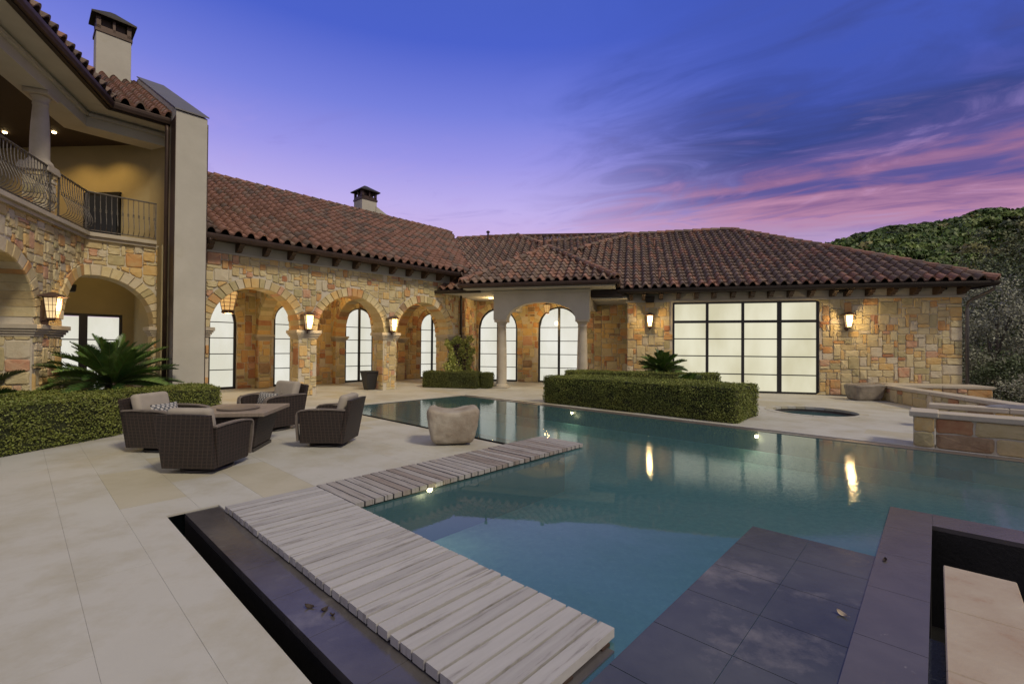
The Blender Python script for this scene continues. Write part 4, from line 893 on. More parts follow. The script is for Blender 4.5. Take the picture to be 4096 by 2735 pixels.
# ---- low walls by the spa
def low_wall(lbl, fr, x0, x1, y0, y1, z, capo=.05, cell=.13, faces='f', big=False, capm=None):
    r_ = empty('low_wall', fr.p((x0+x1)/2, (y0+y1)/2, 0), lbl, 'low wall', 'low garden walls by the spa')
    MB().box(fr, x0, x1, y0, y1, -.3, z-.09).build('wall', M_mortar, r_); pc = Pieces('stone', SM)
    w_ = [10, 20, 14, 6, 4, 6, 4, 10, 26] if not big else [4, 14, 6, 2, 2, 8, 0, 22, 30]
    kw = dict(cell=cell, w=w_, maxh=1 if big else 3, maxw=3 if big else 5)
    if 'f' in faces: ashlar(pc, face(fr, y0), x0, x1, 0, z-.09, **kw)
    if 'l' in faces: ashlar(pc, jamb(fr, x0, -1), y0, y1, 0, z-.09, **kw)
    if 'b' in faces: ashlar(pc, lambda s, n, zz: fr.p(s, y1+n, zz), x0, x1, 0, z-.09, **kw)
    pc.flush(r_, 140); n = max(1, round((x1-x0)/1.3)) if x1-x0 > y1-y0 else max(1, round((y1-y0)/1.3))
    for i in range(n):
        b = MB()
        if x1-x0 > y1-y0: b.box(fr, x0-capo+(x1-x0+2*capo)*i/n+.003, x0-capo+(x1-x0+2*capo)*(i+1)/n-.003, y0-capo, y1+capo, z-.09, z)
        else: b.box(fr, x0-capo, x1+capo, y0-capo+(y1-y0+2*capo)*i/n+.003, y0-capo+(y1-y0+2*capo)*(i+1)/n-.003, z-.09, z)
        b.build('cap_stone', capm or M_trim, r_, bevel=.01)
    return r_
low_wall('capped stone bench along the foot of the house wall beside the downpipe', W, 8.25, 10.9, -1.05, -.12, .50)
low_wall('long capped stone wall running forward from the house past the stone trough', W, 7.85, 8.17, -9.2, -1.15, .50, faces='l')
low_wall('short capped wall between the long wall and the pool-edge wall, with a grey cover behind it', P, -.08, 4.5, 13.2, 13.52, .50)
low_wall('low wall of large dark sandstone blocks standing on the far pool edge', P, -.02, 4.6, 10.50, 10.84, .59, cell=.235, big=True)
low_wall('square stone pillar at the left end of the pool-edge wall', P, -.30, -.03, 10.46, 11.0, .60, cell=.14)
# grey cover lying behind the short wall
def lump(name, fr, x0, x1, y0, y1, z0, hgt, m_, n=18, seed=1):
    r_ = np.random.RandomState(seed); b = MB(); vs = []
    ph = r_.rand(6)*6
    for i in range(n+1):
        for j in range(n+1):
            s, t = i/n, j/n; ed = min(s, 1-s, t, 1-t)*4; h = hgt*min(1, ed)**.6*(.6+.25*math.sin(5*s+ph[0]+2*t)+.2*math.sin(9*t+ph[1]+4*s)+.1*math.sin(17*s+11*t+ph[2]))
            vs.append(fr.p(x0+(x1-x0)*s+.04*math.sin(7*t+ph[3]), y0+(y1-y0)*t+.04*math.sin(6*s+ph[4]), z0+max(.004, h)))
    k = n+1; b.add(vs, [(i*k+j, (i+1)*k+j, (i+1)*k+j+1, i*k+j+1) for i in range(n) for j in range(n)]); b.add([fr.p(x0, y0, z0), fr.p(x1, y0, z0), fr.p(x1, y1, z0), fr.p(x0, y1, z0)], [(0, 3, 2, 1)])
    return b.build(name, m_, smooth=True)
M_cloth = mat('grey_cover', (.22, .22, .25), .8, (.15, .15, .18), 3, 6, .3, 20)
tag(lump('folded_cover', P, .75, 2.1, 13.30, 13.62, .505, .11, M_cloth), 'crumpled grey cover lying on the short low wall', 'cover')
# ================================================================= lanterns
M_lw = mat('lantern_metal', (.13, .075, .055), .5, (.08, .05, .04), 12, 5, .1, 40, metal=.3)
M_lg = mat('lantern_glass', (.9, .75, .45), .3, emit=(1, .70, .36), estr=.62)
M_bulb = mat('lantern_bulb', (1, .9, .7), emit=(1, .86, .58), estr=9)
def lantern_proto():
    r_ = empty('wall_lantern', (0, 0, 0), 'x', 'lantern', 'wall lanterns with hipped caps'); f = ID; k = dict(local=True)
    MB().box(f, -.07, .07, -.03, 0, -.36, .10).build('back_plate', M_lw, r_, bevel=.006, **k)
    yc = -.19
    def frust(w0, w1, z0, z1): return [(-w0, yc-w0, z0), (w0, yc-w0, z0), (w0, yc+w0, z0), (-w0, yc+w0, z0), (-w1, yc-w1, z1), (w1, yc-w1, z1), (w1, yc+w1, z1), (-w1, yc+w1, z1)]
    MB().box(f, -.09, .09, yc-.09, yc+.09, -.30, -.27).build('cage_base', M_lw, r_, bevel=.004, **k); MB().box(f, -.13, .13, yc-.13, yc+.13, .155, .175).build('cage_ring', M_lw, r_, bevel=.004, **k)
    w0, w1, z0, z1 = .072, .112, -.27, .155
    b = MB()
    for sx in (-1, 1):
        for sy in (-1, 1): b.tube([(sx*w0, yc+sy*w0, z0), (sx*w1, yc+sy*w1, z1)], .009, 4)
    for fx in (-.33, .33):
        for s in (-1, 1):
            b.tube([(fx*w0, yc+s*w0, z0), (fx*w1, yc+s*w1, z1)], .005, 4); b.tube([(s*w0, yc+fx*w0, z0), (s*w1, yc+fx*w1, z1)], .005, 4)
    for t in (.33, .66):
        w = w0+(w1-w0)*t; z = z0+(z1-z0)*t
        for s in (-1, 1): b.tube([(-w, yc+s*w, z), (w, yc+s*w, z)], .005, 4); b.tube([(s*w, yc-w, z), (s*w, yc+w, z)], .005, 4)
    b.build('cage', M_lw, r_, **k)
    g0 = frust(w0-.006, w1-.006, z0, z1)
    for fc in ((0, 1, 5, 4), (1, 2, 6, 5), (2, 3, 7, 6), (3, 0, 4, 7)): MB().add([g0[i] for i in fc], [(0, 1, 2, 3)]).build('glass_panel', M_lg, r_, **k)
    MB().lathe((0, yc, -.12), [(.02, 0), (.045, .04), (.045, .10), (.02, .15)], 12).build('bulb', M_bulb, r_, smooth=True, **k)
    b = MB(); q = .20; b.add([(-q, yc-q, .175), (q, yc-q, .175), (q, yc+q*.9, .175), (-q, yc+q*.9, .175), (-q, yc-q, .19), (q, yc-q, .19), (q, yc+q*.9, .19), (-q, yc+q*.9, .19), (-.03, yc-.03, .285), (.03, yc-.03, .285), (.03, yc+.03, .285), (-.03, yc+.03, .285)],
        [(3, 2, 1, 0)]+[(i, (i+1) % 4, 4+(i+1) % 4, 4+i) for i in range(4)]+[(4+i, 4+(i+1) % 4, 8+(i+1) % 4, 8+i) for i in range(4)]+[(8, 9, 10, 11)]); b.build('lantern_cap', M_lw, r_, **k)
    b = MB(); b.box(f, -.06, .06, yc-.02, 0, -.33, -.30).box(f, -.03, .03, -.12, 0, -.42, -.33, taper=.01); b.build('bracket', M_lw, r_, bevel=.004, **k)
    return r_
lp = lantern_proto(); first = True
LANT = [(L1, 0, 118, 700, 'wall lantern on the pier under the balcony, left of the sago palm', 30, 1.0), (A, 0, 707, 735, 'wall lantern on the first arcade pier, above the seating group', 34, 1), (A, 0, 900.5, 742, 'wall lantern on the second arcade pier, above the black planter', 34, 1),
        (W, 0, 1490, 733, 'wall lantern left of the big glass wall', 34, .95), (W, 0, 1945, 733, 'wall lantern right of the big glass wall, over the stone trough', 40, .95)]
for fr, yy_, x, y, lb, en, sc in LANT:
    o = lp if first else copy_tree(lp); first = False; xx, zz = loc(fr, -.2, x, y); q = np.array(fr.p(xx, -.035, zz)); o.location = tuple(q); o.rotation_euler = (0, 0, R(fr.ang)); o.scale = (sc, sc, sc); o['label'] = lb
    l = bpy.data.lights.new('lantern_light', 'POINT'); l.energy = en; l.color = (1, .68, .30); l.shadow_soft_size = .07; lo = bpy.data.objects.new('lantern_light', l); col.objects.link(lo); lo.location = tuple(np.array(fr.p(xx, -.42, zz-.03)))
def hanging(fr, x, y, yy_, lb, s, ztop, en):
    xx, zz = loc(fr, yy_, x, y); q = fr.p(xx, yy_, zz); r_ = empty('hanging_lantern', q, lb, 'lantern'); r_.rotation_euler = (0, 0, R(fr.ang)); k = dict(local=True)
    b = MB(); nn = 8; h = .52*s; r0, r1 = .15*s, .25*s; P0 = lambda j, rr, z: (rr*math.cos(2*math.pi*j/nn), rr*math.sin(2*math.pi*j/nn), z)
    for j in range(nn): b.tube([P0(j, r0, -h/2), P0(j, r1, h/2)], .008*s, 4)
    for t in (0, .2, .4, .6, .8, 1):
        rr = r0+(r1-r0)*t
        for j in range(nn): b.tube([P0(j, rr, -h/2+h*t), P0(j+1, rr, -h/2+h*t)], .007*s, 4)
    b.build('cage', M_lw, r_, **k)
    for j in range(nn): MB().add([P0(j, r0*.97, -h/2), P0(j+1, r0*.97, -h/2), P0(j+1, r1*.97, h/2), P0(j, r1*.97, h/2)], [(0, 1, 2, 3)]).build('glass_panel', M_lg2, r_, **k)
    MB().lathe((0, 0, -h/2-.09*s), [(r0*.95, 0), (r0*1.1, .03), (r0*1.0, .09*s)], 8).build('base_cup', M_lw, r_, **k)
    MB().lathe((0, 0, h/2), [(r1*1.12, 0), (r1*1.1, .02), (.05, .14*s), (.02, .16*s)], 8).build('lantern_cap', M_lw, r_, **k)
    MB().lathe((0, 0, -.08), [(.02, 0), (.05, .05), (.05, .11), (.02, .16)], 12).build('bulb', M_bulb, r_, smooth=True, **k)
    MB().tube([(0, 0, h/2+.15*s), (0, 0, ztop-q[2])], .012, 6).build('chain_rod', M_lw, r_, **k)
    l = bpy.data.lights.new('hanging_lantern_light', 'POINT'); l.energy = en; l.color = (1, .64, .26); l.shadow_soft_size = .1; lo = bpy.data.objects.new('hanging_lantern_light', l); col.objects.link(lo); lo.location = (q[0], q[1], q[2]-.5)
M_lg2 = mat('amber_lantern_glass', (.8, .5, .2), .3, emit=(1, .60, .22), estr=.55)
hanging(A, 523, 690, 1.5, 'large caged lantern hanging inside the first arch of the arcade', 1.15, 4.0, 60)
hanging(W, 1254, 708, 1.0, 'small caged lantern hanging under the porch arch', .62, 3.88, 60)
for fr, xx, yy_, zz, en in ((A, 8.0, 2.4, 3.7, 50), (A, 11.1, 2.4, 3.7, 40), (A, 14.2, 2.6, 3.7, 26)):
    q = fr.p(xx, yy_, 4.0-.035); MB().lathe((q[0], q[1], q[2]), [(.07, 0), (.085, .01), (.085, .034)], 14).build('recessed_light', MATS['lamp_glow'], aw)
    l = bpy.data.lights.new('arcade_light', 'POINT'); l.energy = en; l.color = (1, .62, .25); l.shadow_soft_size = .08; lo = bpy.data.objects.new('arcade_light', l); col.objects.link(lo); lo.location = fr.p(xx, yy_, zz)
q = on_plane(1125, 683, (0, 0, 3.815), (0, 0, 1)); MB().lathe((q[0], q[1], 3.79), [(.07, 0), (.085, .01), (.085, .034)], 14).build('recessed_light', MATS['lamp_glow'], po)
l = bpy.data.lights.new('porch_light', 'POINT'); l.energy = 26; l.color = (1, .68, .30); l.shadow_soft_size = .06; lo = bpy.data.objects.new('porch_light', l); col.objects.link(lo); lo.location = (q[0], q[1], 3.55)
q = L2.p(.1, 1.7, 4.0); MB().lathe((q[0], q[1], q[2]), [(.07, 0), (.085, .01), (.085, .045)], 14).build('recessed_light', MATS['lamp_glow'], tw_)
l = bpy.data.lights.new('loggia_room_light', 'POINT'); l.energy = 26; l.color = (1, .64, .20); l.shadow_soft_size = .06; lo = bpy.data.objects.new('loggia_room_light', l); col.objects.link(lo); lo.location = L2.p(.1, 1.7, 3.75)
# small fittings under the eaves
M_spk = mat('black_speaker', (.012, .012, .013), .6)
def speaker(fr, x, y, yy_, w_, h_, lb):
    xx, zz = loc(fr, yy_, x, y); r_ = empty('outdoor_speaker', fr.p(xx, yy_, zz-h_/2), lb, 'speaker', 'black speakers under the eaves')
    MB().box(fr, xx-w_/2, xx+w_/2, yy_-.10, yy_+.08, zz-h_/2, zz+h_/2, taper=.02).build('cabinet', M_spk, r_, bevel=.03, seg=3)
    MB().box(fr, xx-w_/2+.03, xx+w_/2-.03, yy_-.108, yy_-.10, zz-h_/2+.03, zz+h_/2-.03).build('grille', mat('speaker_grille', (.02, .02, .02), .9, (.008, .008, .008), 90, 2, .5, 200), r_)
speaker(W, 1490, 687, -.13, .36, .24, 'black speaker under the eave above the lantern left of the glass wall'); speaker(W, 1936, 664, -.13, .40, .22, 'black speaker under the eave right of the glass wall')
speaker(L2, 160, 660, .9, .26, .20, 'small black speaker high inside the ground floor arch of the tall wing')
xx, zz = loc(W, -.1, 2168, 661); r_ = empty('security_camera', W.p(xx, -.06, zz), 'small dome security camera on the white band near the right corner of the pool wing', 'camera')
MB().lathe(W.p(xx, -.10, zz-.05), [(.06, 0), (.065, .03), (.065, .09)], 16).build('housing', mat('camera_white', (.5, .48, .42), .5), r_, smooth=True); MB().lathe(W.p(xx-.02, -.16, zz-.06), [(.01, 0), (.035, .015), (.042, .04), (.035, .07)], 14).build('lens_dome', MATS['dark_glass'], r_, smooth=True)
# ================================================================= planting
def leaf_mat(name, c, c2, isl=.35, sc=1.5, rough=.55):
    return mat(name, c, rough, c2, sc, 4, island=isl, spec=.35)
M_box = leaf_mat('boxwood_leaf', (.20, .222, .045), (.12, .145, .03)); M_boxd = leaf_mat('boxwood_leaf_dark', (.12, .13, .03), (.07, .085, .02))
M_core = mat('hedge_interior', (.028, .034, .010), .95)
def quads(Pn, Nn, size, rs, aspect=.6, tilt=.9):
    n = len(Pn); r_ = rs.normal(size=(n, 3)); d = Nn+r_*tilt; d /= np.linalg.norm(d, axis=1)[:, None]
    t = rs.normal(size=(n, 3)); a = np.cross(d, t); a /= np.linalg.norm(a, axis=1)[:, None]; b = np.cross(d, a)
    s = (size*rs.uniform(.6, 1.3, n))[:, None]; V = np.stack([Pn-a*s, Pn+b*s*aspect+d*s*.15, Pn+a*s, Pn-b*s*aspect+d*s*.15], 1).reshape(-1, 3)
    return V, np.arange(4*n).reshape(n, 4)
def hedge(lbl, poly, z0, h, dens=3600, leaf=.017, m_=None, rough=.022, rnd_c=.09):
    """poly: ccw world xy footprint"""
    rs = np.random.RandomState(len(lbl)*7+int(abs(poly[0][0])*10)); pg = np.array(poly, float); c = pg.mean(0)
    r_ = empty('box_hedge', (c[0], c[1], z0), lbl, 'hedge', 'clipped box hedges')
    k = len(pg); inn = []
    for i in range(k):
        p0, p1, p2 = pg[i-1], pg[i], pg[(i+1) % k]; e0 = (p1-p0)/np.linalg.norm(p1-p0); e1 = (p2-p1)/np.linalg.norm(p2-p1); n0 = np.array([-e0[1], e0[0]]); n1 = np.array([-e1[1], e1[0]]); nn = n0+n1; nn /= max(.5, nn@nn/2); inn.append(p1+nn*.035)
    MB().prism([(x, y, z0) for x, y in inn], (0, 0, h-.03)).build('hedge_interior', M_core, r_)
    Pn, Nn = [], []
    for i in range(k):
        p0, p1 = pg[i], pg[(i+1) % k]; e = p1-p0; ln = np.linalg.norm(e); e /= ln; n_ = np.array([e[1], -e[0]]); mid = (p0+p1)/2
        vis = 1. if (n_@(-mid)) > 0 else .25
        N_ = int(ln*h*dens*vis); s = rs.uniform(0, ln, N_); z = rs.uniform(0, h, N_)
        off = rs.normal(0, rough, N_)+.02*np.sin(s*3.1+i)+.012*np.sin(z*9+s*5)
        rc = np.maximum(0, rnd_c-(h-z)); off -= rc*.6; ec = np.maximum(0, rnd_c-np.minimum(s, ln-s)); off -= ec*.5; off -= np.maximum(0, .06-z)*.5
        xy = p0+np.outer(s, e)+np.outer(off, n_); Pn.append(np.column_stack([xy, z0+z])); Nn.append(np.tile([n_[0], n_[1], .15], (N_, 1)))
    mn, mx = pg.min(0), pg.max(0); N_ = int((mx-mn).prod()*dens); q = rs.uniform(mn, mx, (N_, 2)); ins = np.zeros(N_, bool)
    for i in range(k):
        a, b = pg[i], pg[(i+1) % k]; cnd = ((a[1] > q[:, 1]) != (b[1] > q[:, 1])); xx = (b[0]-a[0])*(q[:, 1]-a[1])/(b[1]-a[1]+1e-12)+a[0]; ins ^= cnd & (q[:, 0] < xx)
    q = q[ins]; z = z0+h+rs.normal(0, rough*.7, len(q))+.010*np.sin(q[:, 0]*3)+.008*np.sin(q[:, 1]*4.3); Pn.append(np.column_stack([q, z])); Nn.append(np.tile([0, 0, 1.], (len(q), 1)))
    Pn = np.concatenate(Pn); Nn = np.concatenate(Nn); nz_ = np.sin(Pn[:, 0]*7+3*np.sin(Pn[:, 2]*6))*np.sin(Pn[:, 1]*8+2)*np.sin(Pn[:, 2]*11+Pn[:, 0]*5)
    keep = rs.rand(len(Pn)) > np.where(nz_ > .42, .62, .0)*(Nn[:, 2] < .9); Pn, Nn = Pn[keep], Nn[keep]; Pn[:, 2] += np.where(Nn[:, 2] > .9, .012*np.sin(Pn[:, 0]*5.3)*np.sin(Pn[:, 1]*6.1)+np.where(rs.rand(len(Pn)) > .97, rs.uniform(0, .045, len(Pn)), 0), 0)
    V, Fq = quads(Pn, Nn, leaf, rs); np_mesh('foliage', V, Fq, m_ or M_box, r_)
    return r_
hedge('low box hedge in front at the left edge, closest to the camera', [(-7.75, 4.6), (-7.45, 6.0), (-7.10, 8.30), (-7.25, 8.62), (-11.5, 8.35), (-11.5, 4.6)][::1], 0, .72)
hedge('low box hedge curving round the big sago palm below the stucco chimney breast', [(-12.5, 8.2), (-6.85, 10.35), (-6.80, 10.75), (-7.6, 11.6), (-8.5, 11.75), (-8.2, 11.15), (-9.2, 10.25), (-12.5, 9.1)], 0, .64)
hr = lambda u, v: tuple(P.p(u, v, 0)[:2])
wr = lambda w, y: tuple(W.p(w, y, 0)[:2])
hedge('long clipped box hedge standing at the far edge of the pool', [hr(-8.62, 10.66), hr(-3.22, 10.66), hr(-3.22, 12.4), hr(-8.2, 11.9)], 0, .78, m_=M_box)
hedge('flat-topped box hedge behind the long pool hedge, below the second sago palm', [wr(-2.3, -2.75), wr(2.75, -2.75), wr(2.75, -2.0), wr(-2.3, -2.0)], 0, .80)
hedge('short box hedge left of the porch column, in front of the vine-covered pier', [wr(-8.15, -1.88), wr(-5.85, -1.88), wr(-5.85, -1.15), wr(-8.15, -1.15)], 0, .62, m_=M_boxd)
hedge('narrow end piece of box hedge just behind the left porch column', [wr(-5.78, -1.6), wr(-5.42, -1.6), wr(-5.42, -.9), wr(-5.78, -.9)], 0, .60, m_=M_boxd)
# ---- sago palms
M_fr = [leaf_mat('sago_leaf_'+str(i), c, c2, .25, 3, .32) for i, (c, c2) in enumerate((((.11, .19, .04), (.07, .135, .03)), ((.18, .26, .08), (.11, .19, .05)), ((.055, .11, .03), (.035, .075, .022))))]
M_rach = mat('sago_stem', (.10, .12, .03), .6)
def frond_mesh(Lf, droop, seed, m_, ll=.17):
    rs = random.Random(seed); b = MB(); n = 15; pts = []
    for i in range(n+1):
        t = i/n; pts.append(Vector((Lf*t*(1-.10*t), 0, .05*Lf*math.sin(t*2.4)-droop*Lf*t**2.2)))
    b.tube(pts, [.011*(1-.75*i/n) for i in range(n+1)], 4, 1)
    N_ = 52
    for i in range(N_):
        t = .10+.89*i/N_; k = t*n; j = min(int(k), n-1); p = pts[j].lerp(pts[j+1], k-j); d = (pts[j+1]-pts[j]).normalized()
        s = ll*(.35+.9*math.sin(math.pi*min(1, t*.92+.06)))*(1 if t < .9 else .7)
        for sd in (-1, 1):
            side = Vector((0, sd, .55)).normalized(); dr = (side*.82+d*.75).normalized(); tip = p+dr*s+Vector((0, 0, rs.uniform(-.012, .012))); w = d*.019
            b.add([p-w, p+w, tip+w*.25, tip-w*.25], [(0, 1, 2, 3)] if sd > 0 else [(3, 2, 1, 0)])
    me = b.build('frond', [m_, M_rach], local=True); return me
def sago(lbl, x, y, z, Lf, nf, seed, elo=-5, ehi=78, trunk=.35):
    r_ = empty('sago_palm', (x, y, z-trunk), lbl, 'sago palm', 'sago palms in the hedged beds'); rs = random.Random(seed)
    MB().lathe((0, 0, 0), [(.16, 0), (.17, .1), (.15, trunk*.7), (.10, trunk), (.03, trunk+.05)], 12).build('trunk', M_wood_dark, r_, local=True)
    var = [frond_mesh(Lf*k, dr, seed+i, M_fr[i % 3]) for i, (k, dr) in enumerate(((1, .10), (.93, .18), (1.03, .06), (.88, .04), (.8, .26), (.95, .13)))]
    for v_ in var: v_.parent = r_
    for i in range(nf):
        o = var[i] if i < 6 else var[i % 6].copy()
        if i >= 6: col.objects.link(o); o.parent = r_
        f = i/nf; el = elo+(ehi-elo)*f**1.02; az = i*137.5+rs.uniform(-14, 14); s = (1.0 if el < 50 else .86)*rs.uniform(.9, 1.08)
        o.location = (0, 0, trunk-.04+.04*f); o.rotation_euler = (rs.uniform(-.35, .35), -R(el+rs.uniform(-6, 6)), R(az)); o.scale = (s, s, s)
    return r_
sago('large sago palm with long arching fronds in front of the stucco chimney breast', -9.35, 10.75, .72, 1.50, 84, 11, elo=-2, ehi=80)
sago('sago palm in the bed between the hedges, left of the glass wall', 5.35, 16.35,  .80, 1.0, 66, 23, elo=4, ehi=82)
sago('sago palm at the left edge, only its tips showing above the front hedge', -9.15, 7.2, .55, 1.05, 30, 31)
sago('small sago palm sunk behind the long pool hedge', 5.25, 13.55, .52, .50, 22, 41, elo=8)
sago('sago palm at the far left beside the arch pier', -10.75, 9.1, .60, .95, 26, 57, elo=20)
# ---- vine covered pier
def cloud(name, Pn, size, m_, parent, seed, kind=None, aspect=.7, tilt=1.0, up=.4):
    rs = np.random.RandomState(seed); Nn = np.tile([0, -.4, up], (len(Pn), 1)); V, Fq = quads(Pn, Nn, size, rs, aspect, tilt); return np_mesh(name, V, Fq, m_, parent, kind=kind)
vn = empty('climbing_vine', A.p(12.9, -.1, 0), 'yellow-green climbing vine with purple leaves covering the pier left of the porch', 'vine')
rs = np.random.RandomState(3); N_ = 7500; xs_ = rs.uniform(12.15, 13.75, N_); zs_ = rs.uniform(0, 2.15, N_); edge = .12*np.sin(zs_*6)+.08*np.sin(zs_*13+1); ok = (xs_ > 12.25+edge*.8) & (xs_ < 13.65+edge) & (zs_ < 2.0+.12*np.sin(xs_*9)); xs_, zs_ = xs_[ok], zs_[ok]
ys_ = -.12+.07*np.sin(xs_*8+zs_*5)+rs.normal(0, .07, len(xs_)); q = np.array(A.o)+np.outer(xs_, A.x)+np.outer(ys_, A.y)+np.outer(zs_, A.z)
pur = ((np.abs(xs_-12.72-.04*np.sin(zs_*7)) < .10) & (zs_ > .85) & (zs_ < 1.75)) | ((np.abs(xs_-13.18-.04*np.sin(zs_*5)) < .085) & (zs_ > .2) & (zs_ < 1.8)); hid = rs.rand(len(xs_)) < .75
cloud('foliage', q[~(pur & hid)], .045, leaf_mat('vine_leaf', (.44, .46, .14), (.28, .33, .08), .4), vn, 4); cloud('purple_foliage', q[pur & hid], .04, leaf_mat('purple_leaf', (.12, .05, .09), (.06, .03, .055), .4), vn, 5)
b = MB()
for xx in (12.6, 13.0, 13.4): b.tube([A.p(xx, -.06, 0), A.p(xx+.05, -.08, .8), A.p(xx-.04, -.07, 1.8)], .015, 5)
b.build('stem', M_wood_dark, vn)
# ---- seating group
def wicker_mat():
    M = bpy.data.materials.new('brown_wicker'); M.use_nodes = True; N = M.node_tree.nodes; L = M.node_tree.links; bs = N['Principled BSDF']; bs.inputs['Roughness'].default_value = .6
    tc = N.new('ShaderNodeTexCoord'); sp = N.new('ShaderNodeSeparateXYZ'); L.new(tc.outputs['Object'], sp.inputs[0]); ad = N.new('ShaderNodeMath'); ad.operation = 'ADD'; L.new(sp.outputs[0], ad.inputs[0]); L.new(sp.outputs[1], ad.inputs[1])
    cb = N.new('ShaderNodeCombineXYZ'); L.new(ad.outputs[0], cb.inputs[0]); L.new(sp.outputs[2], cb.inputs[1])
    br = N.new('ShaderNodeTexBrick'); br.inputs['Scale'].default_value = 1; br.inputs['Brick Width'].default_value = .040; br.inputs['Row Height'].default_value = .017; br.inputs['Mortar Size'].default_value = .0022; br.inputs['Mortar Smooth'].default_value = .8
    br.inputs['Color1'].default_value = (.026, .015, .011, 1); br.inputs['Color2'].default_value = (.014, .010, .009, 1); br.inputs['Mortar'].default_value = (.006, .005, .005, 1); L.new(cb.outputs[0], br.inputs['Vector'])
    def band(src, per, wd):
        m1 = N.new('ShaderNodeMath'); m1.operation = 'PINGPONG'; L.new(src, m1.inputs[0]); m1.inputs[1].default_value = per/2
        m2 = N.new('ShaderNodeMapRange'); L.new(m1.outputs[0], m2.inputs[0]); m2.inputs[1].default_value = wd*.4; m2.inputs[2].default_value = wd; m2.inputs[3].default_value = 1; m2.inputs[4].default_value = 0; return m2.outputs[0]
    bx, bz = band(ad.outputs[0], .068, .010), band(sp.outputs[2], .051, .0075)
    nz = N.new('ShaderNodeTexNoise'); nz.inputs['Scale'].default_value = 45; L.new(cb.outputs[0], nz.inputs['Vector'])
    mxm = N.new('ShaderNodeMath'); mxm.operation = 'MAXIMUM'; L.new(bx, mxm.inputs[0]); L.new(bz, mxm.inputs[1]); ml = N.new('ShaderNodeMath'); ml.operation = 'MULTIPLY'; L.new(mxm.outputs[0], ml.inputs[0]); L.new(nz.outputs['Fac'], ml.inputs[1])
    mk = N.new('ShaderNodeMath'); mk.operation = 'MULTIPLY'; L.new(ml.outputs[0], mk.inputs[0]); L.new(br.outputs['Fac'], mk.inputs[1]); mk.operation = 'SUBTRACT'; mk.use_clamp = True
    mx = N.new('ShaderNodeMix'); mx.data_type = 'RGBA'; L.new(mk.outputs[0], mx.inputs[0]); L.new(br.outputs['Color'], mx.inputs[6]); mx.inputs[7].default_value = (.105, .068, .054, 1); L.new(mx.outputs[2], bs.inputs['Base Color'])
    iv = N.new('ShaderNodeMath'); iv.operation = 'SUBTRACT'; iv.inputs[0].default_value = 1; L.new(br.outputs['Fac'], iv.inputs[1]); bp = N.new('ShaderNodeBump'); bp.inputs['Distance'].default_value = .006; bp.inputs['Strength'].default_value = .8; L.new(iv.outputs[0], bp.inputs['Height']); L.new(bp.outputs[0], bs.inputs['Normal']); return M
M_wick = wicker_mat(); M_cush = mat('taupe_cushion', (.36, .32, .27), .9, (.31, .275, .23), 6, 6, .3, 120); M_rail = mat('weathered_grey_rail', (.17, .145, .125), .6, (.12, .10, .09), 14, 5, .15, 60); M_raild = mat('dark_base_metal', (.035, .03, .028), .5)
def soft(b, name, parent, m_, bev=.05):
    o = b.build(name, m_, parent, local=True, bevel=bev, seg=4, smooth=True); return o
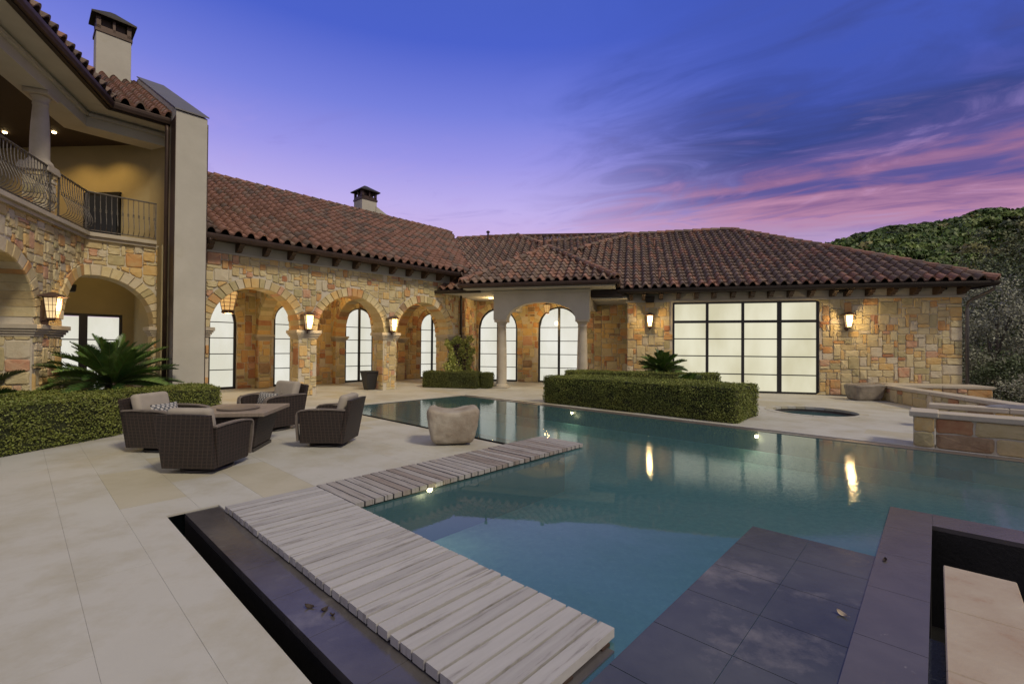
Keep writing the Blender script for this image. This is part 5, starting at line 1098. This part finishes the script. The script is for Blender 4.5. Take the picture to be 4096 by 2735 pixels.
def chair_proto():
    r_ = empty('wicker_armchair', (0, 0, 0), 'x', 'armchair', 'wicker swivel armchairs round the fire table'); f = ID; k = dict(local=True)
    MB().lathe((0, 0, 0), [(.33, 0), (.34, .015), (.33, .035), (.10, .045), (.10, .08)], 32).build('swivel_base', M_raild, r_, smooth=False, **k)
    for sx, nm in ((-1, 'side_panel'), (1, 'side_panel')):
        pts = [(sx*.315, -.38, .08), (sx*.315, .33, .08), (sx*.365, .43, .66), (sx*.365, -.37, .66)]; MB().prism(pts, (sx*.065, 0, 0)).build('side_panel', M_wick, r_, bevel=.01, **k)
    b = MB(); nb = 8
    def bk(x, z): t = (z-.08)/.78; return .33+.14*t+.05*(1-(x/.40)**2)*t
    vs = []; 
    for th in (0, .07):
        for j in range(7):
            z = .08+.78*j/6
            for i in range(nb+1): x = (-.375+.75*i/nb)*(1+.04*(z-.08)); vs.append((x, bk(x, z)+th, z-(.02*(abs(i-nb/2)/(nb/2))**2 if j == 6 else 0)))
    w_ = nb+1; h_ = 7*w_
    fs = [(j*w_+i, j*w_+i+1, (j+1)*w_+i+1, (j+1)*w_+i) for j in range(6) for i in range(nb)]; fs += [(h_+a, h_+d, h_+c, h_+b_) for a, b_, c, d in fs]
    fs += [(j*w_, (j+1)*w_, h_+(j+1)*w_, h_+j*w_) for j in range(6)]+[(j*w_+nb, h_+j*w_+nb, h_+(j+1)*w_+nb, (j+1)*w_+nb) for j in range(6)]+[(6*w_+i, 6*w_+i+1, h_+6*w_+i+1, h_+6*w_+i) for i in range(nb)]+[(i, h_+i, h_+i+1, i+1) for i in range(nb)]
    b.add(vs, fs).build('back_panel', M_wick, r_, **k)
    MB().box(f, -.31, .31, -.36, -.30, .08, .30).build('front_panel', M_wick, r_, bevel=.01, **k)
    soft(MB().box(f, -.30, .30, -.40, .30, .30, .46), 'seat_cushion', r_, M_cush)
    b = MB(); q = [(-.31, .17, .44), (.31, .17, .44), (.31, .33, .44), (-.31, .33, .44), (-.31, .29, .93), (.31, .29, .93), (.31, .45, .91), (-.31, .45, .91)]
    b.add(q, [(3, 2, 1, 0), (4, 5, 6, 7), (0, 1, 5, 4), (1, 2, 6, 5), (2, 3, 7, 6), (3, 0, 4, 7)]); bc = soft(b, 'back_cushion', r_, M_cush, .06)
    MB().lathe((0, .205, .70), [(.004, 0), (.016, .006), (.016, .012), (.004, .018)], 8).build('button', M_cush, bc, **k)
    for sx in (-1, 1):
        path = [(.44, .672), (.25, .682), (.0, .686), (-.22, .676), (-.36, .655), (-.405, .625), (-.420, .57), (-.428, .40), (-.415, .12)]; b = MB(); vs = []
        for i, (y, z) in enumerate(path):
            y0, z0 = path[max(i-1, 0)]; y1, z1 = path[min(i+1, len(path)-1)]; d = math.hypot(y1-y0, z1-z0); ny, nz = (z1-z0)/d, -(y1-y0)/d; xx = sx*(.400+.0*i)
            for a, c in ((-.042, -1), (.042, -1), (.042, 1), (-.042, 1)): vs.append((xx-(sx*.04*max(0, .6-z)), y+0*a, z) if False else (xx+a-sx*.045*max(0, (.62-z)/.5), y-ny*.013*c, z-nz*.013*c))
        n_ = len(path); b.add(vs, [(i*4+j, i*4+(j+1) % 4, (i+1)*4+(j+1) % 4, (i+1)*4+j) for i in range(n_-1) for j in range(4)]+[(3, 2, 1, 0), ((n_-1)*4, (n_-1)*4+1, (n_-1)*4+2, (n_-1)*4+3)]); b.build('arm_rail', M_rail, r_, bevel=.004, **k)
    return r_
cp = chair_proto()
CH = [(-4.09, 6.20, 178, .91, 'wicker armchair nearest the camera, seen from the back'), (-5.44, 7.30, 84, .95, 'wicker armchair on the left, beside the front hedge, facing right'),
      (-3.06, 7.74, -91, .91, 'wicker armchair on the right, seen from the side, nearest the carved boulder'), (-4.72, 9.05, -28, 1.0, 'wicker armchair behind the fire table, facing the camera with a patterned pillow')]
for i, (x, y, a, s, lb) in enumerate(CH):
    o = cp if i == 0 else copy_tree(cp); o.location = (x, y, 0); o.rotation_euler = (0, 0, R(a)); o.scale = (s, s, s); o['label'] = lb
def pattern_mat():
    M = bpy.data.materials.new('ring_pattern_fabric'); M.use_nodes = True; N = M.node_tree.nodes; L = M.node_tree.links; bs = N['Principled BSDF']; bs.inputs['Roughness'].default_value = .9
    tc = N.new('ShaderNodeTexCoord'); sp = N.new('ShaderNodeSeparateXYZ'); L.new(tc.outputs['Object'], sp.inputs[0])
    def cell(off):
        o = []
        for s in (sp.outputs[0], sp.outputs[2]):
            a = N.new('ShaderNodeMath'); a.operation = 'ADD'; L.new(s, a.inputs[0]); a.inputs[1].default_value = off; w = N.new('ShaderNodeMath'); w.operation = 'WRAP'; L.new(a.outputs[0], w.inputs[0]); w.inputs[1].default_value = .04; w.inputs[2].default_value = -.04; o.append(w.outputs[0])
        c = N.new('ShaderNodeCombineXYZ'); L.new(o[0], c.inputs[0]); L.new(o[1], c.inputs[1]); l = N.new('ShaderNodeVectorMath'); l.operation = 'LENGTH'; L.new(c.outputs[0], l.inputs[0])
        d = N.new('ShaderNodeMath'); d.operation = 'SUBTRACT'; L.new(l.outputs['Value'], d.inputs[0]); d.inputs[1].default_value = .036; ab_ = N.new('ShaderNodeMath'); ab_.operation = 'ABSOLUTE'; L.new(d.outputs[0], ab_.inputs[0]); lt = N.new('ShaderNodeMath'); lt.operation = 'LESS_THAN'; L.new(ab_.outputs[0], lt.inputs[0]); lt.inputs[1].default_value = .0042; return lt.outputs[0]
    m1 = N.new('ShaderNodeMath'); m1.operation = 'MAXIMUM'; L.new(cell(0), m1.inputs[0]); L.new(cell(.04), m1.inputs[1]); mx = N.new('ShaderNodeMix'); mx.data_type = 'RGBA'; L.new(m1.outputs[0], mx.inputs[0]); mx.inputs[6].default_value = (.45, .43, .40, 1); mx.inputs[7].default_value = (.03, .04, .06, 1); L.new(mx.outputs[2], bs.inputs['Base Color']); return M
M_pat = pattern_mat()
def pillow(x, y, z, a, tilt, w, h, lb):
    b = MB(); n = 10; vs = []
    for sd in (-1, 1):
        for j in range(n+1):
            for i in range(n+1):
                s, t = i/n*2-1, j/n*2-1; th = .065*((1-s*s)*(1-t*t))**.45; pin = 1-.06*(1-abs(s))*(abs(t)**4)-.0; vs.append((s*w/2*(1-.05*(1-t*t)), sd*th, t*h/2*(1-.06*(1-s*s))+h/2))
    k = n+1; B_ = k*k; fs = [(j*k+i, j*k+i+1, (j+1)*k+i+1, (j+1)*k+i) for j in range(n) for i in range(n)]; fs += [(B_+a_, B_+d, B_+c, B_+b_) for a_, b_, c, d in fs]
    o = b.add(vs, fs).build('throw_pillow', M_pat, smooth=True, local=True); o.location = (x, y, z); o.rotation_euler = (R(tilt), 0, R(a)); return tag(o, lb, 'pillow', 'patterned throw pillows')
pillow(-4.79, 8.93, .46, -28, -16, .58, .27, 'white pillow with dark ring pattern on the armchair behind the fire table')
pillow(-5.44, 7.30, .43, 84, -18, .50, .30, 'white pillow with dark ring pattern on the left armchair, mostly hidden')
ft = empty('fire_table', (-4.36, 7.40, 0), 'square wicker fire table with a weathered plank top between the four armchairs', 'table'); ft.rotation_euler = (0, 0, R(9)); k = dict(local=True)
MB().box(ID, -.42, .42, -.46, .46, .05, .54, taper=.09).build('wicker_base', M_wick, ft, bevel=.02, **k)
MB().box(ID, -.34, .34, -.38, .38, 0, .05).build('foot', M_raild, ft, **k); MB().box(ID, -.45, .45, -.49, .49, .54, .575).build('under_frame', M_raild, ft, **k)
M_tt = mat('grey_brown_table_plank', (.26, .21, .17), .6, (.20, .16, .125), 3, 8, .2, 30, stretch=((8, 1, 1), (0, 0, 0)))
for sx in (-1, 1): MB().box(ID, min(sx*.56, sx*.48), max(sx*.56, sx*.48), -.60, .60, .575, .63).build('top_frame', M_tt, ft, bevel=.004, **k); MB().box(ID, -.478, .478, min(sx*.60, sx*.52), max(sx*.60, sx*.52), .575, .63).build('top_frame', M_tt, ft, bevel=.004, **k)
for i in range(8): MB().box(ID, -.478+i*.1195+.002, -.478+(i+1)*.1195-.002, -.518, .518, .58, .627).build('top_plank', M_tt, ft, bevel=.003, **k)
tag(MB().lathe((-4.36, 7.34, .629), [(.29, 0), (.30, .008), (.30, .022), (.28, .030), (.05, .032)], 40).build('burner_lid', mat('brown_lid', (.14, .11, .09), .55, (.10, .08, .065), 6, 5, .1, 30)), 'round brown lid lying on the fire table top', 'lid')
# ---- carved stones
def carved(name, lbl, cat, x, y, rz, sx, sy, sz, fn, m_, n=3.4, res=40):
    b = MB(); vs = []; k = res
    for j in range(k//2+1):
        ph = -math.pi/2+math.pi*j/(k//2)
        for i in range(k):
            th = 2*math.pi*i/k; e = 2/n; sp_ = lambda v_: math.copysign(abs(v_)**e, v_); X, Y, Z = sp_(math.cos(ph))*sp_(math.cos(th)), sp_(math.cos(ph))*sp_(math.sin(th)), sp_(math.sin(ph)); vs.append(fn(X, Y, Z))
    vs = [(a*sx, b_*sy, (c+1)*sz) for a, b_, c in vs]
    fs = [(j*k+i, j*k+(i+1) % k, (j+1)*k+(i+1) % k, (j+1)*k+i) for j in range(k//2) for i in range(k)]
    o = b.add(vs, fs).build(name, m_, smooth=True, local=True); o.location = (x, y, 0); o.rotation_euler = (0, 0, R(rz)); sb = o.modifiers.new('sub', 'SUBSURF'); sb.levels = 1; sb.render_levels = 2
    tx = bpy.data.textures.new('rock', 'CLOUDS'); tx.noise_scale = .11; tx.noise_depth = 4; d_ = o.modifiers.new('rough', 'DISPLACE'); d_.texture = tx; d_.strength = .035; d_.mid_level = .5; return tag(o, lbl, cat)
M_rock = mat('carved_sandstone', (.38, .34, .28), .85, (.24, .19, .14), 3.5, 9, .6, 14); M_rock2 = mat('grey_brown_carved_stone', (.30, .26, .21), .55, (.15, .125, .10), 3, 8, .4, 14)
def fb(X, Y, Z):
    t = (Z+1)/2; s = .72+.28*min(1, t*1.8)**.7; X2, Y2 = X*s*(1+.03*math.sin(3*Z+2*Y)), Y*s
    if Z > .1: Z = Z-.20*(Z)**2*math.exp(-((X+.15)/.5)**2)+.10*math.exp(-((X-.85)/.2)**2)+.10*math.exp(-((X+.85)/.18)**2)-.06*math.exp(-((X-.28)/.06)**2)
    if X > .1 and X < .38: Y2 = Y2*(.93+.07*abs(X-.24)/.14) if Y < 0 else Y2
    return X2, Y2, Z*.92
carved('carved_boulder', 'rough carved sandstone boulder with a hollowed top beside the boardwalk', 'boulder', -1.0, 7.86, 8, .43, .34, .315, fb, M_rock, n=9)
def ftr(X, Y, Z):
    s = .80+.20*(Z+1)/2; X2, Y2 = X*s, Y*s; r_ = math.hypot(X/.75, Y/.62)
    if Z > .3 and r_ < 1: Z -= .55*(1-r_**2)**.6
    return X2, Y2, Z+.06*math.sin(2*X)
carved('stone_trough', 'hollowed grey-brown stone trough standing on the patio below the right wall lantern', 'trough', *W.p(7.28, -1.45, 0)[:2], -4, .50, .37, .27, ftr, M_rock2, n=7)
# ---- planters
def planter(lbl, x, y, s, rz):
    r_ = empty('tapered_planter', (x, y, 0), lbl, 'planter', 'black tapered planters in the arcade'); r_.rotation_euler = (0, 0, R(rz)); k = dict(local=True)
    MB().box(ID, -.25*s, .25*s, -.25*s, .25*s, 0, .66*s, taper=.10*s).build('pot', M_plt, r_, bevel=.01, **k); MB().box(ID, -.28*s, .28*s, -.28*s, .28*s, .66*s, .72*s).build('rim', M_plt, r_, bevel=.01, **k); MB().box(ID, -.22*s, .22*s, -.22*s, .22*s, .70*s, .723*s).build('soil', M_core, r_, **k)
M_plt = mat('black_planter', (.02, .02, .022), .45)
q = A.p(9.05, .55, 0); planter('black tapered planter leaning against the second arcade pier', q[0], q[1], .98, 47)
q = on_plane(655, 881, (0, 0, 0), (0, 0, 1)); planter('grey-black tapered planter inside the first arch, behind the first pier', q[0], q[1], .95, 47)
# dark lounge seat inside the ground floor arch of the tall wing
ls = empty('lounge_chair', L2.p(-.35, 1.2, 0), 'dark lounge chair with pale cushions behind the sago palm, inside the left arch', 'lounge chair'); ls.rotation_euler = (0, 0, R(10)); k = dict(local=True)
MB().box(ID, -.55, .55, -.40, .40, .12, .38).build('seat', M_raild, ls, bevel=.03, **k); soft(MB().box(ID, -.45, .45, -.42, .25, .38, .52), 'seat_cushion', ls, M_cush); MB().prism([(-.55, .25, .12), (.55, .25, .12), (.55, .38, .70), (.45, .42, .86), (.0, .42, .95), (-.45, .42, .86), (-.55, .38, .70)], (0, .08, 0)).build('backrest', M_raild, ls, **k)
for sx in (-1, 1):
    MB().box(ID, min(sx*.47, sx*.56), max(sx*.47, sx*.56), -.42, .38, .38, .62).build('armrest', M_raild, ls, bevel=.03, **k)
    for sy in (-.35, .33): MB().box(ID, sx*.5-.03, sx*.5+.03, sy-.03, sy+.03, 0, .12).build('leg', M_raild, ls, **k)
# ---- curled dead leaves on the coping
M_dead = mat('dead_leaf', (.035, .022, .016), .7)
for i, (x, y, lb) in enumerate(((709, 1392, 'leftmost curled dead leaf on the wet coping beside the long boardwalk'), (742, 1400, 'middle curled dead leaf with a stalk on the wet coping'), (762, 1412, 'smallest dead leaf on the wet coping, nearest the long boardwalk'), (2030, 1286, 'dead leaf at the left rim of the dark slate coping strip'), (1930, 1408, 'pale leaf lying flat on the dark slate coping strip'))):
    q = on_plane(x, y, (0, 0, -.012), (0, 0, 1)); b = MB(); s = .03 if i != 2 else .02; n = 7; vs = []
    for j in range(n): t = j/(n-1)*2-1; w = s*.5*(1-t*t)**.7+.001; vs += [(t*s, -w, .012*t*t+.008), (t*s, 0, .012*t*t), (t*s, w, .012*t*t+.010)]
    fs = [(3*j+a, 3*j+a+1, 3*j+a+4, 3*j+a+3) for j in range(n-1) for a in (0, 1)]; b.add(vs, fs); b.tube([(s, 0, .012), (s*1.5, .004, .02)], .0012, 4)
    o = b.build('dead_leaf', M_dead if i < 4 else M_tan, local=True); o.location = tuple(q); o.rotation_euler = (.3, .2, i*1.3); tag(o, lb, 'leaf', 'dead leaves on the pool coping')
# ================================================================= trees and hillside
M_bark = mat('grey_bark', (.11, .095, .08), .9, (.06, .05, .045), 6, 7, .6, 20)
def tree(name, lbl, x, y, z0, h, rw, m_, seed, ncl=90, per=110, leaf=.05, group=None, low=.15):
    rs = np.random.RandomState(seed); r_ = empty(name, (x, y, z0), lbl, 'tree', group); rr_ = random.Random(seed)
    b = MB(); top = Vector((x+rr_.uniform(-.3, .3), y, z0+h*.72)); b.tube([(x, y, z0), (x+.06, y+.05, z0+h*.25), tuple(Vector((x, y, z0)).lerp(top, .6)+Vector((.1, 0, 0))), tuple(top)], [.16, .12, .07, .03], 8); b.build('trunk', M_bark, r_)
    cl = []
    while len(cl) < ncl:
        p = rs.uniform(-1, 1, 3); d = np.linalg.norm(p)
        if d > 1 or d < .35: continue
        p[2] *= 1.0; cl.append([x+p[0]*rw*(1.0 if p[2] < .4 else .8), y+p[1]*rw, z0+h*(low+(1-low)*.5)+p[2]*h*(1-low)*.5])
    for j in range(0, min(ncl, 36), 3):
        c = Vector(cl[j]); s = Vector((x, y, z0+h*rr_.uniform(.15, .5))); md = s.lerp(c, .5)+Vector((0, 0, .2)); MB().tube([s, md, c], [.05, .03, .008], 5).build('limb', M_bark, r_)
    cl = np.array(cl); n = ncl*per; cid = rs.randint(0, ncl, n); sg = rs.uniform(.6, 1.2, ncl)[cid]*rw*.115; pt_ = cl[cid]+rs.normal(size=(n, 3))*sg[:, None]*np.array([1, 1, .75])
    cloud('crown', pt_, leaf, m_, r_, seed+1, up=.6); return r_
M_oak = leaf_mat('silvery_oak_leaf', (.30, .30, .23), (.20, .21, .15), .22, .9); M_oakd = leaf_mat('grey_green_leaf', (.10, .125, .055), (.05, .07, .03), .25, .9); M_ol = leaf_mat('olive_leaf', (.13, .145, .06), (.07, .085, .035), .4, .8)
tree('oak_tree', 'big silvery grey-green oak beside the downpipe at the right edge', 20.6, 19.6, -1.75, 6.3, 2.5, M_oak, 5, 150, 150)
tree('oak_tree', 'grey-green oak behind the silvery one at the right edge', 26.5, 24.0, -1.75, 8.2, 3.4, M_oakd, 6, 130, 130, .07)
tree('shrub_tree', 'low silvery shrub just behind the capped walls at the right edge', 15.8, 13.7, -1.75, 2.7, 1.5, M_oak, 7, 70, 120, .04, low=0)
tree('shrub_tree', 'dark rounded shrub between the oak and the stone walls', 18.6, 16.6, -1.75, 3.4, 1.8, M_oakd, 8, 80, 120, .045, low=0)
tree('oak_tree', 'dark tree with bare grey branches on top, above the silvery oak', 33.5, 31.0, -1.75, 12.0, 3.8, M_ol, 9, 110, 120, .09)
# hillside terrain
def hz(x, y):
    az = x/max(y, 1)                                  # slope climbs to the right
    crest = 300; t = min(1, max(0, (y-60)/(crest-60))); t = t*t*(3-2*t)
    H = 61+55*min(.75, max(-.5, az-.69)); H += 1.2*math.sin(az*9)+.9*math.sin(az*31+1)
    return -8+t*(H+8)-(max(0, y-crest)*.10)+1.2*math.sin(x*.09)*math.sin(y*.07)
gx = np.linspace(20, 700, 90); gy = np.linspace(55, 520, 60); vs = [(x, y, hz(x, y)) for y in gy for x in gx]; k = len(gx)
b = MB(); b.add(vs, [(j*k+i, j*k+i+1, (j+1)*k+i+1, (j+1)*k+i) for j in range(len(gy)-1) for i in range(k-1)])
tag(b.build('hillside', mat('dark_wooded_slope', (.020, .030, .010), .95, (.035, .04, .015), .05, 5), smooth=True), kind='structure')
HM = [leaf_mat('hill_leaf_'+str(i), c, c2, .22, .08) for i, (c, c2) in enumerate((((.07, .115, .02), (.042, .075, .013)), ((.125, .175, .032), (.075, .115, .02)), ((.17, .155, .05), (.11, .105, .035)), ((.08, .10, .035), (.05, .07, .025))))]
def crown_pts(rs, n, r0, hh):
    th = rs.uniform(0, 2*math.pi, n); zz = rs.uniform(-.35, 1, n); rad = np.sqrt(np.maximum(0, 1-zz**2))*rs.uniform(.72, 1.05, n); lob = 1+.18*np.sin(th*3+rs.rand()*6)+.12*np.sin(th*5+zz*4); return np.column_stack([np.cos(th)*rad*r0*lob, np.sin(th)*rad*r0*lob, hh*(.35+.6*zz)])
rs = np.random.RandomState(12); TR = []
while len(TR) < 1700:
    y = rs.uniform(70, 318); a = rs.uniform(.50, 1.32); x = a*y
    if y < 200 and rs.rand() < .35: continue
    TR.append((x, y, hz(x, y), rs.uniform(3.0, 6.2)*(1 if y > 120 else .7)))
TR.sort(key=lambda t: t[1])
hero = []; 
for kk in range(4):
    Pn = crown_pts(np.random.RandomState(50+kk), 420, 1.0, 1.0); Nn = Pn/np.linalg.norm(Pn, axis=1)[:, None]; V, Fq = quads(Pn, Nn, .17, np.random.RandomState(60+kk), .8, .38); hero.append((V, Fq))
hcount = 0; Vs, Fs, Ms, base = [], [], [], 0; hm = {}
for (x, y, z, r_) in TR:
    kk = rs.randint(4); mi = rs.choice([0, 1, 2, 3], p=[.52, .30, .07, .11]); V, Fq = hero[kk]
    if 1.02 < x/y < 1.14 and 95 < y < 290 and hcount < 110:
        key = (kk, mi)
        o = None
        if key in hm: o = hm[key].copy(); cr = hm[key].children[0].copy(); tk = hm[key].children[1].copy(); col.objects.link(o); col.objects.link(cr); col.objects.link(tk); cr.parent = o; tk.parent = o
        else:
            o = empty('hill_tree', (0, 0, 0), 'x', 'tree', 'trees on the hillside'); cr = np_mesh('crown', V.copy(), Fq, HM[mi], o); MB().tube([(0, 0, -.3), (0, 0, .5)], [.06, .03], 5).build('trunk', M_bark, o, local=True); hm[key] = o
        o.location = (x, y, z); o.scale = (r_, r_, r_*1.15); o.rotation_euler = (0, 0, rs.rand()*6)
        o['label'] = ('dark green tree in the wood on the hillside', 'mid green tree in the wood on the hillside', 'yellowish olive tree in the wood on the hillside', 'dull olive-green tree in the wood on the hillside')[mi]; o['group'] = ('dark green hillside trees', 'mid green hillside trees', 'yellowish hillside trees', 'dull olive hillside trees')[mi]
        hcount += 1; continue
    sel = rs.rand(len(Fq)) < (.7 if y > 150 else 1); F2_ = Fq[sel]; V2 = V.reshape(-1, 4, 3)[sel].reshape(-1, 3); an = rs.rand()*6; c_, s_ = math.cos(an), math.sin(an)
    V2 = np.column_stack([(V2[:, 0]*c_-V2[:, 1]*s_)*r_*1.0+x, (V2[:, 0]*s_+V2[:, 1]*c_)*r_+y, V2[:, 2]*r_*1.15+z]); Vs.append(V2); Fs.append(np.arange(len(V2)).reshape(-1, 4)+base); base += len(V2); Ms.append(np.full(len(F2_), mi))
wd_ = np_mesh('hillside_wood', np.concatenate(Vs), np.concatenate(Fs), HM, midx=np.concatenate(Ms)); tag(wd_, 'dense dark green wood covering the hillside behind the pool wing', 'wood', kind='stuff')
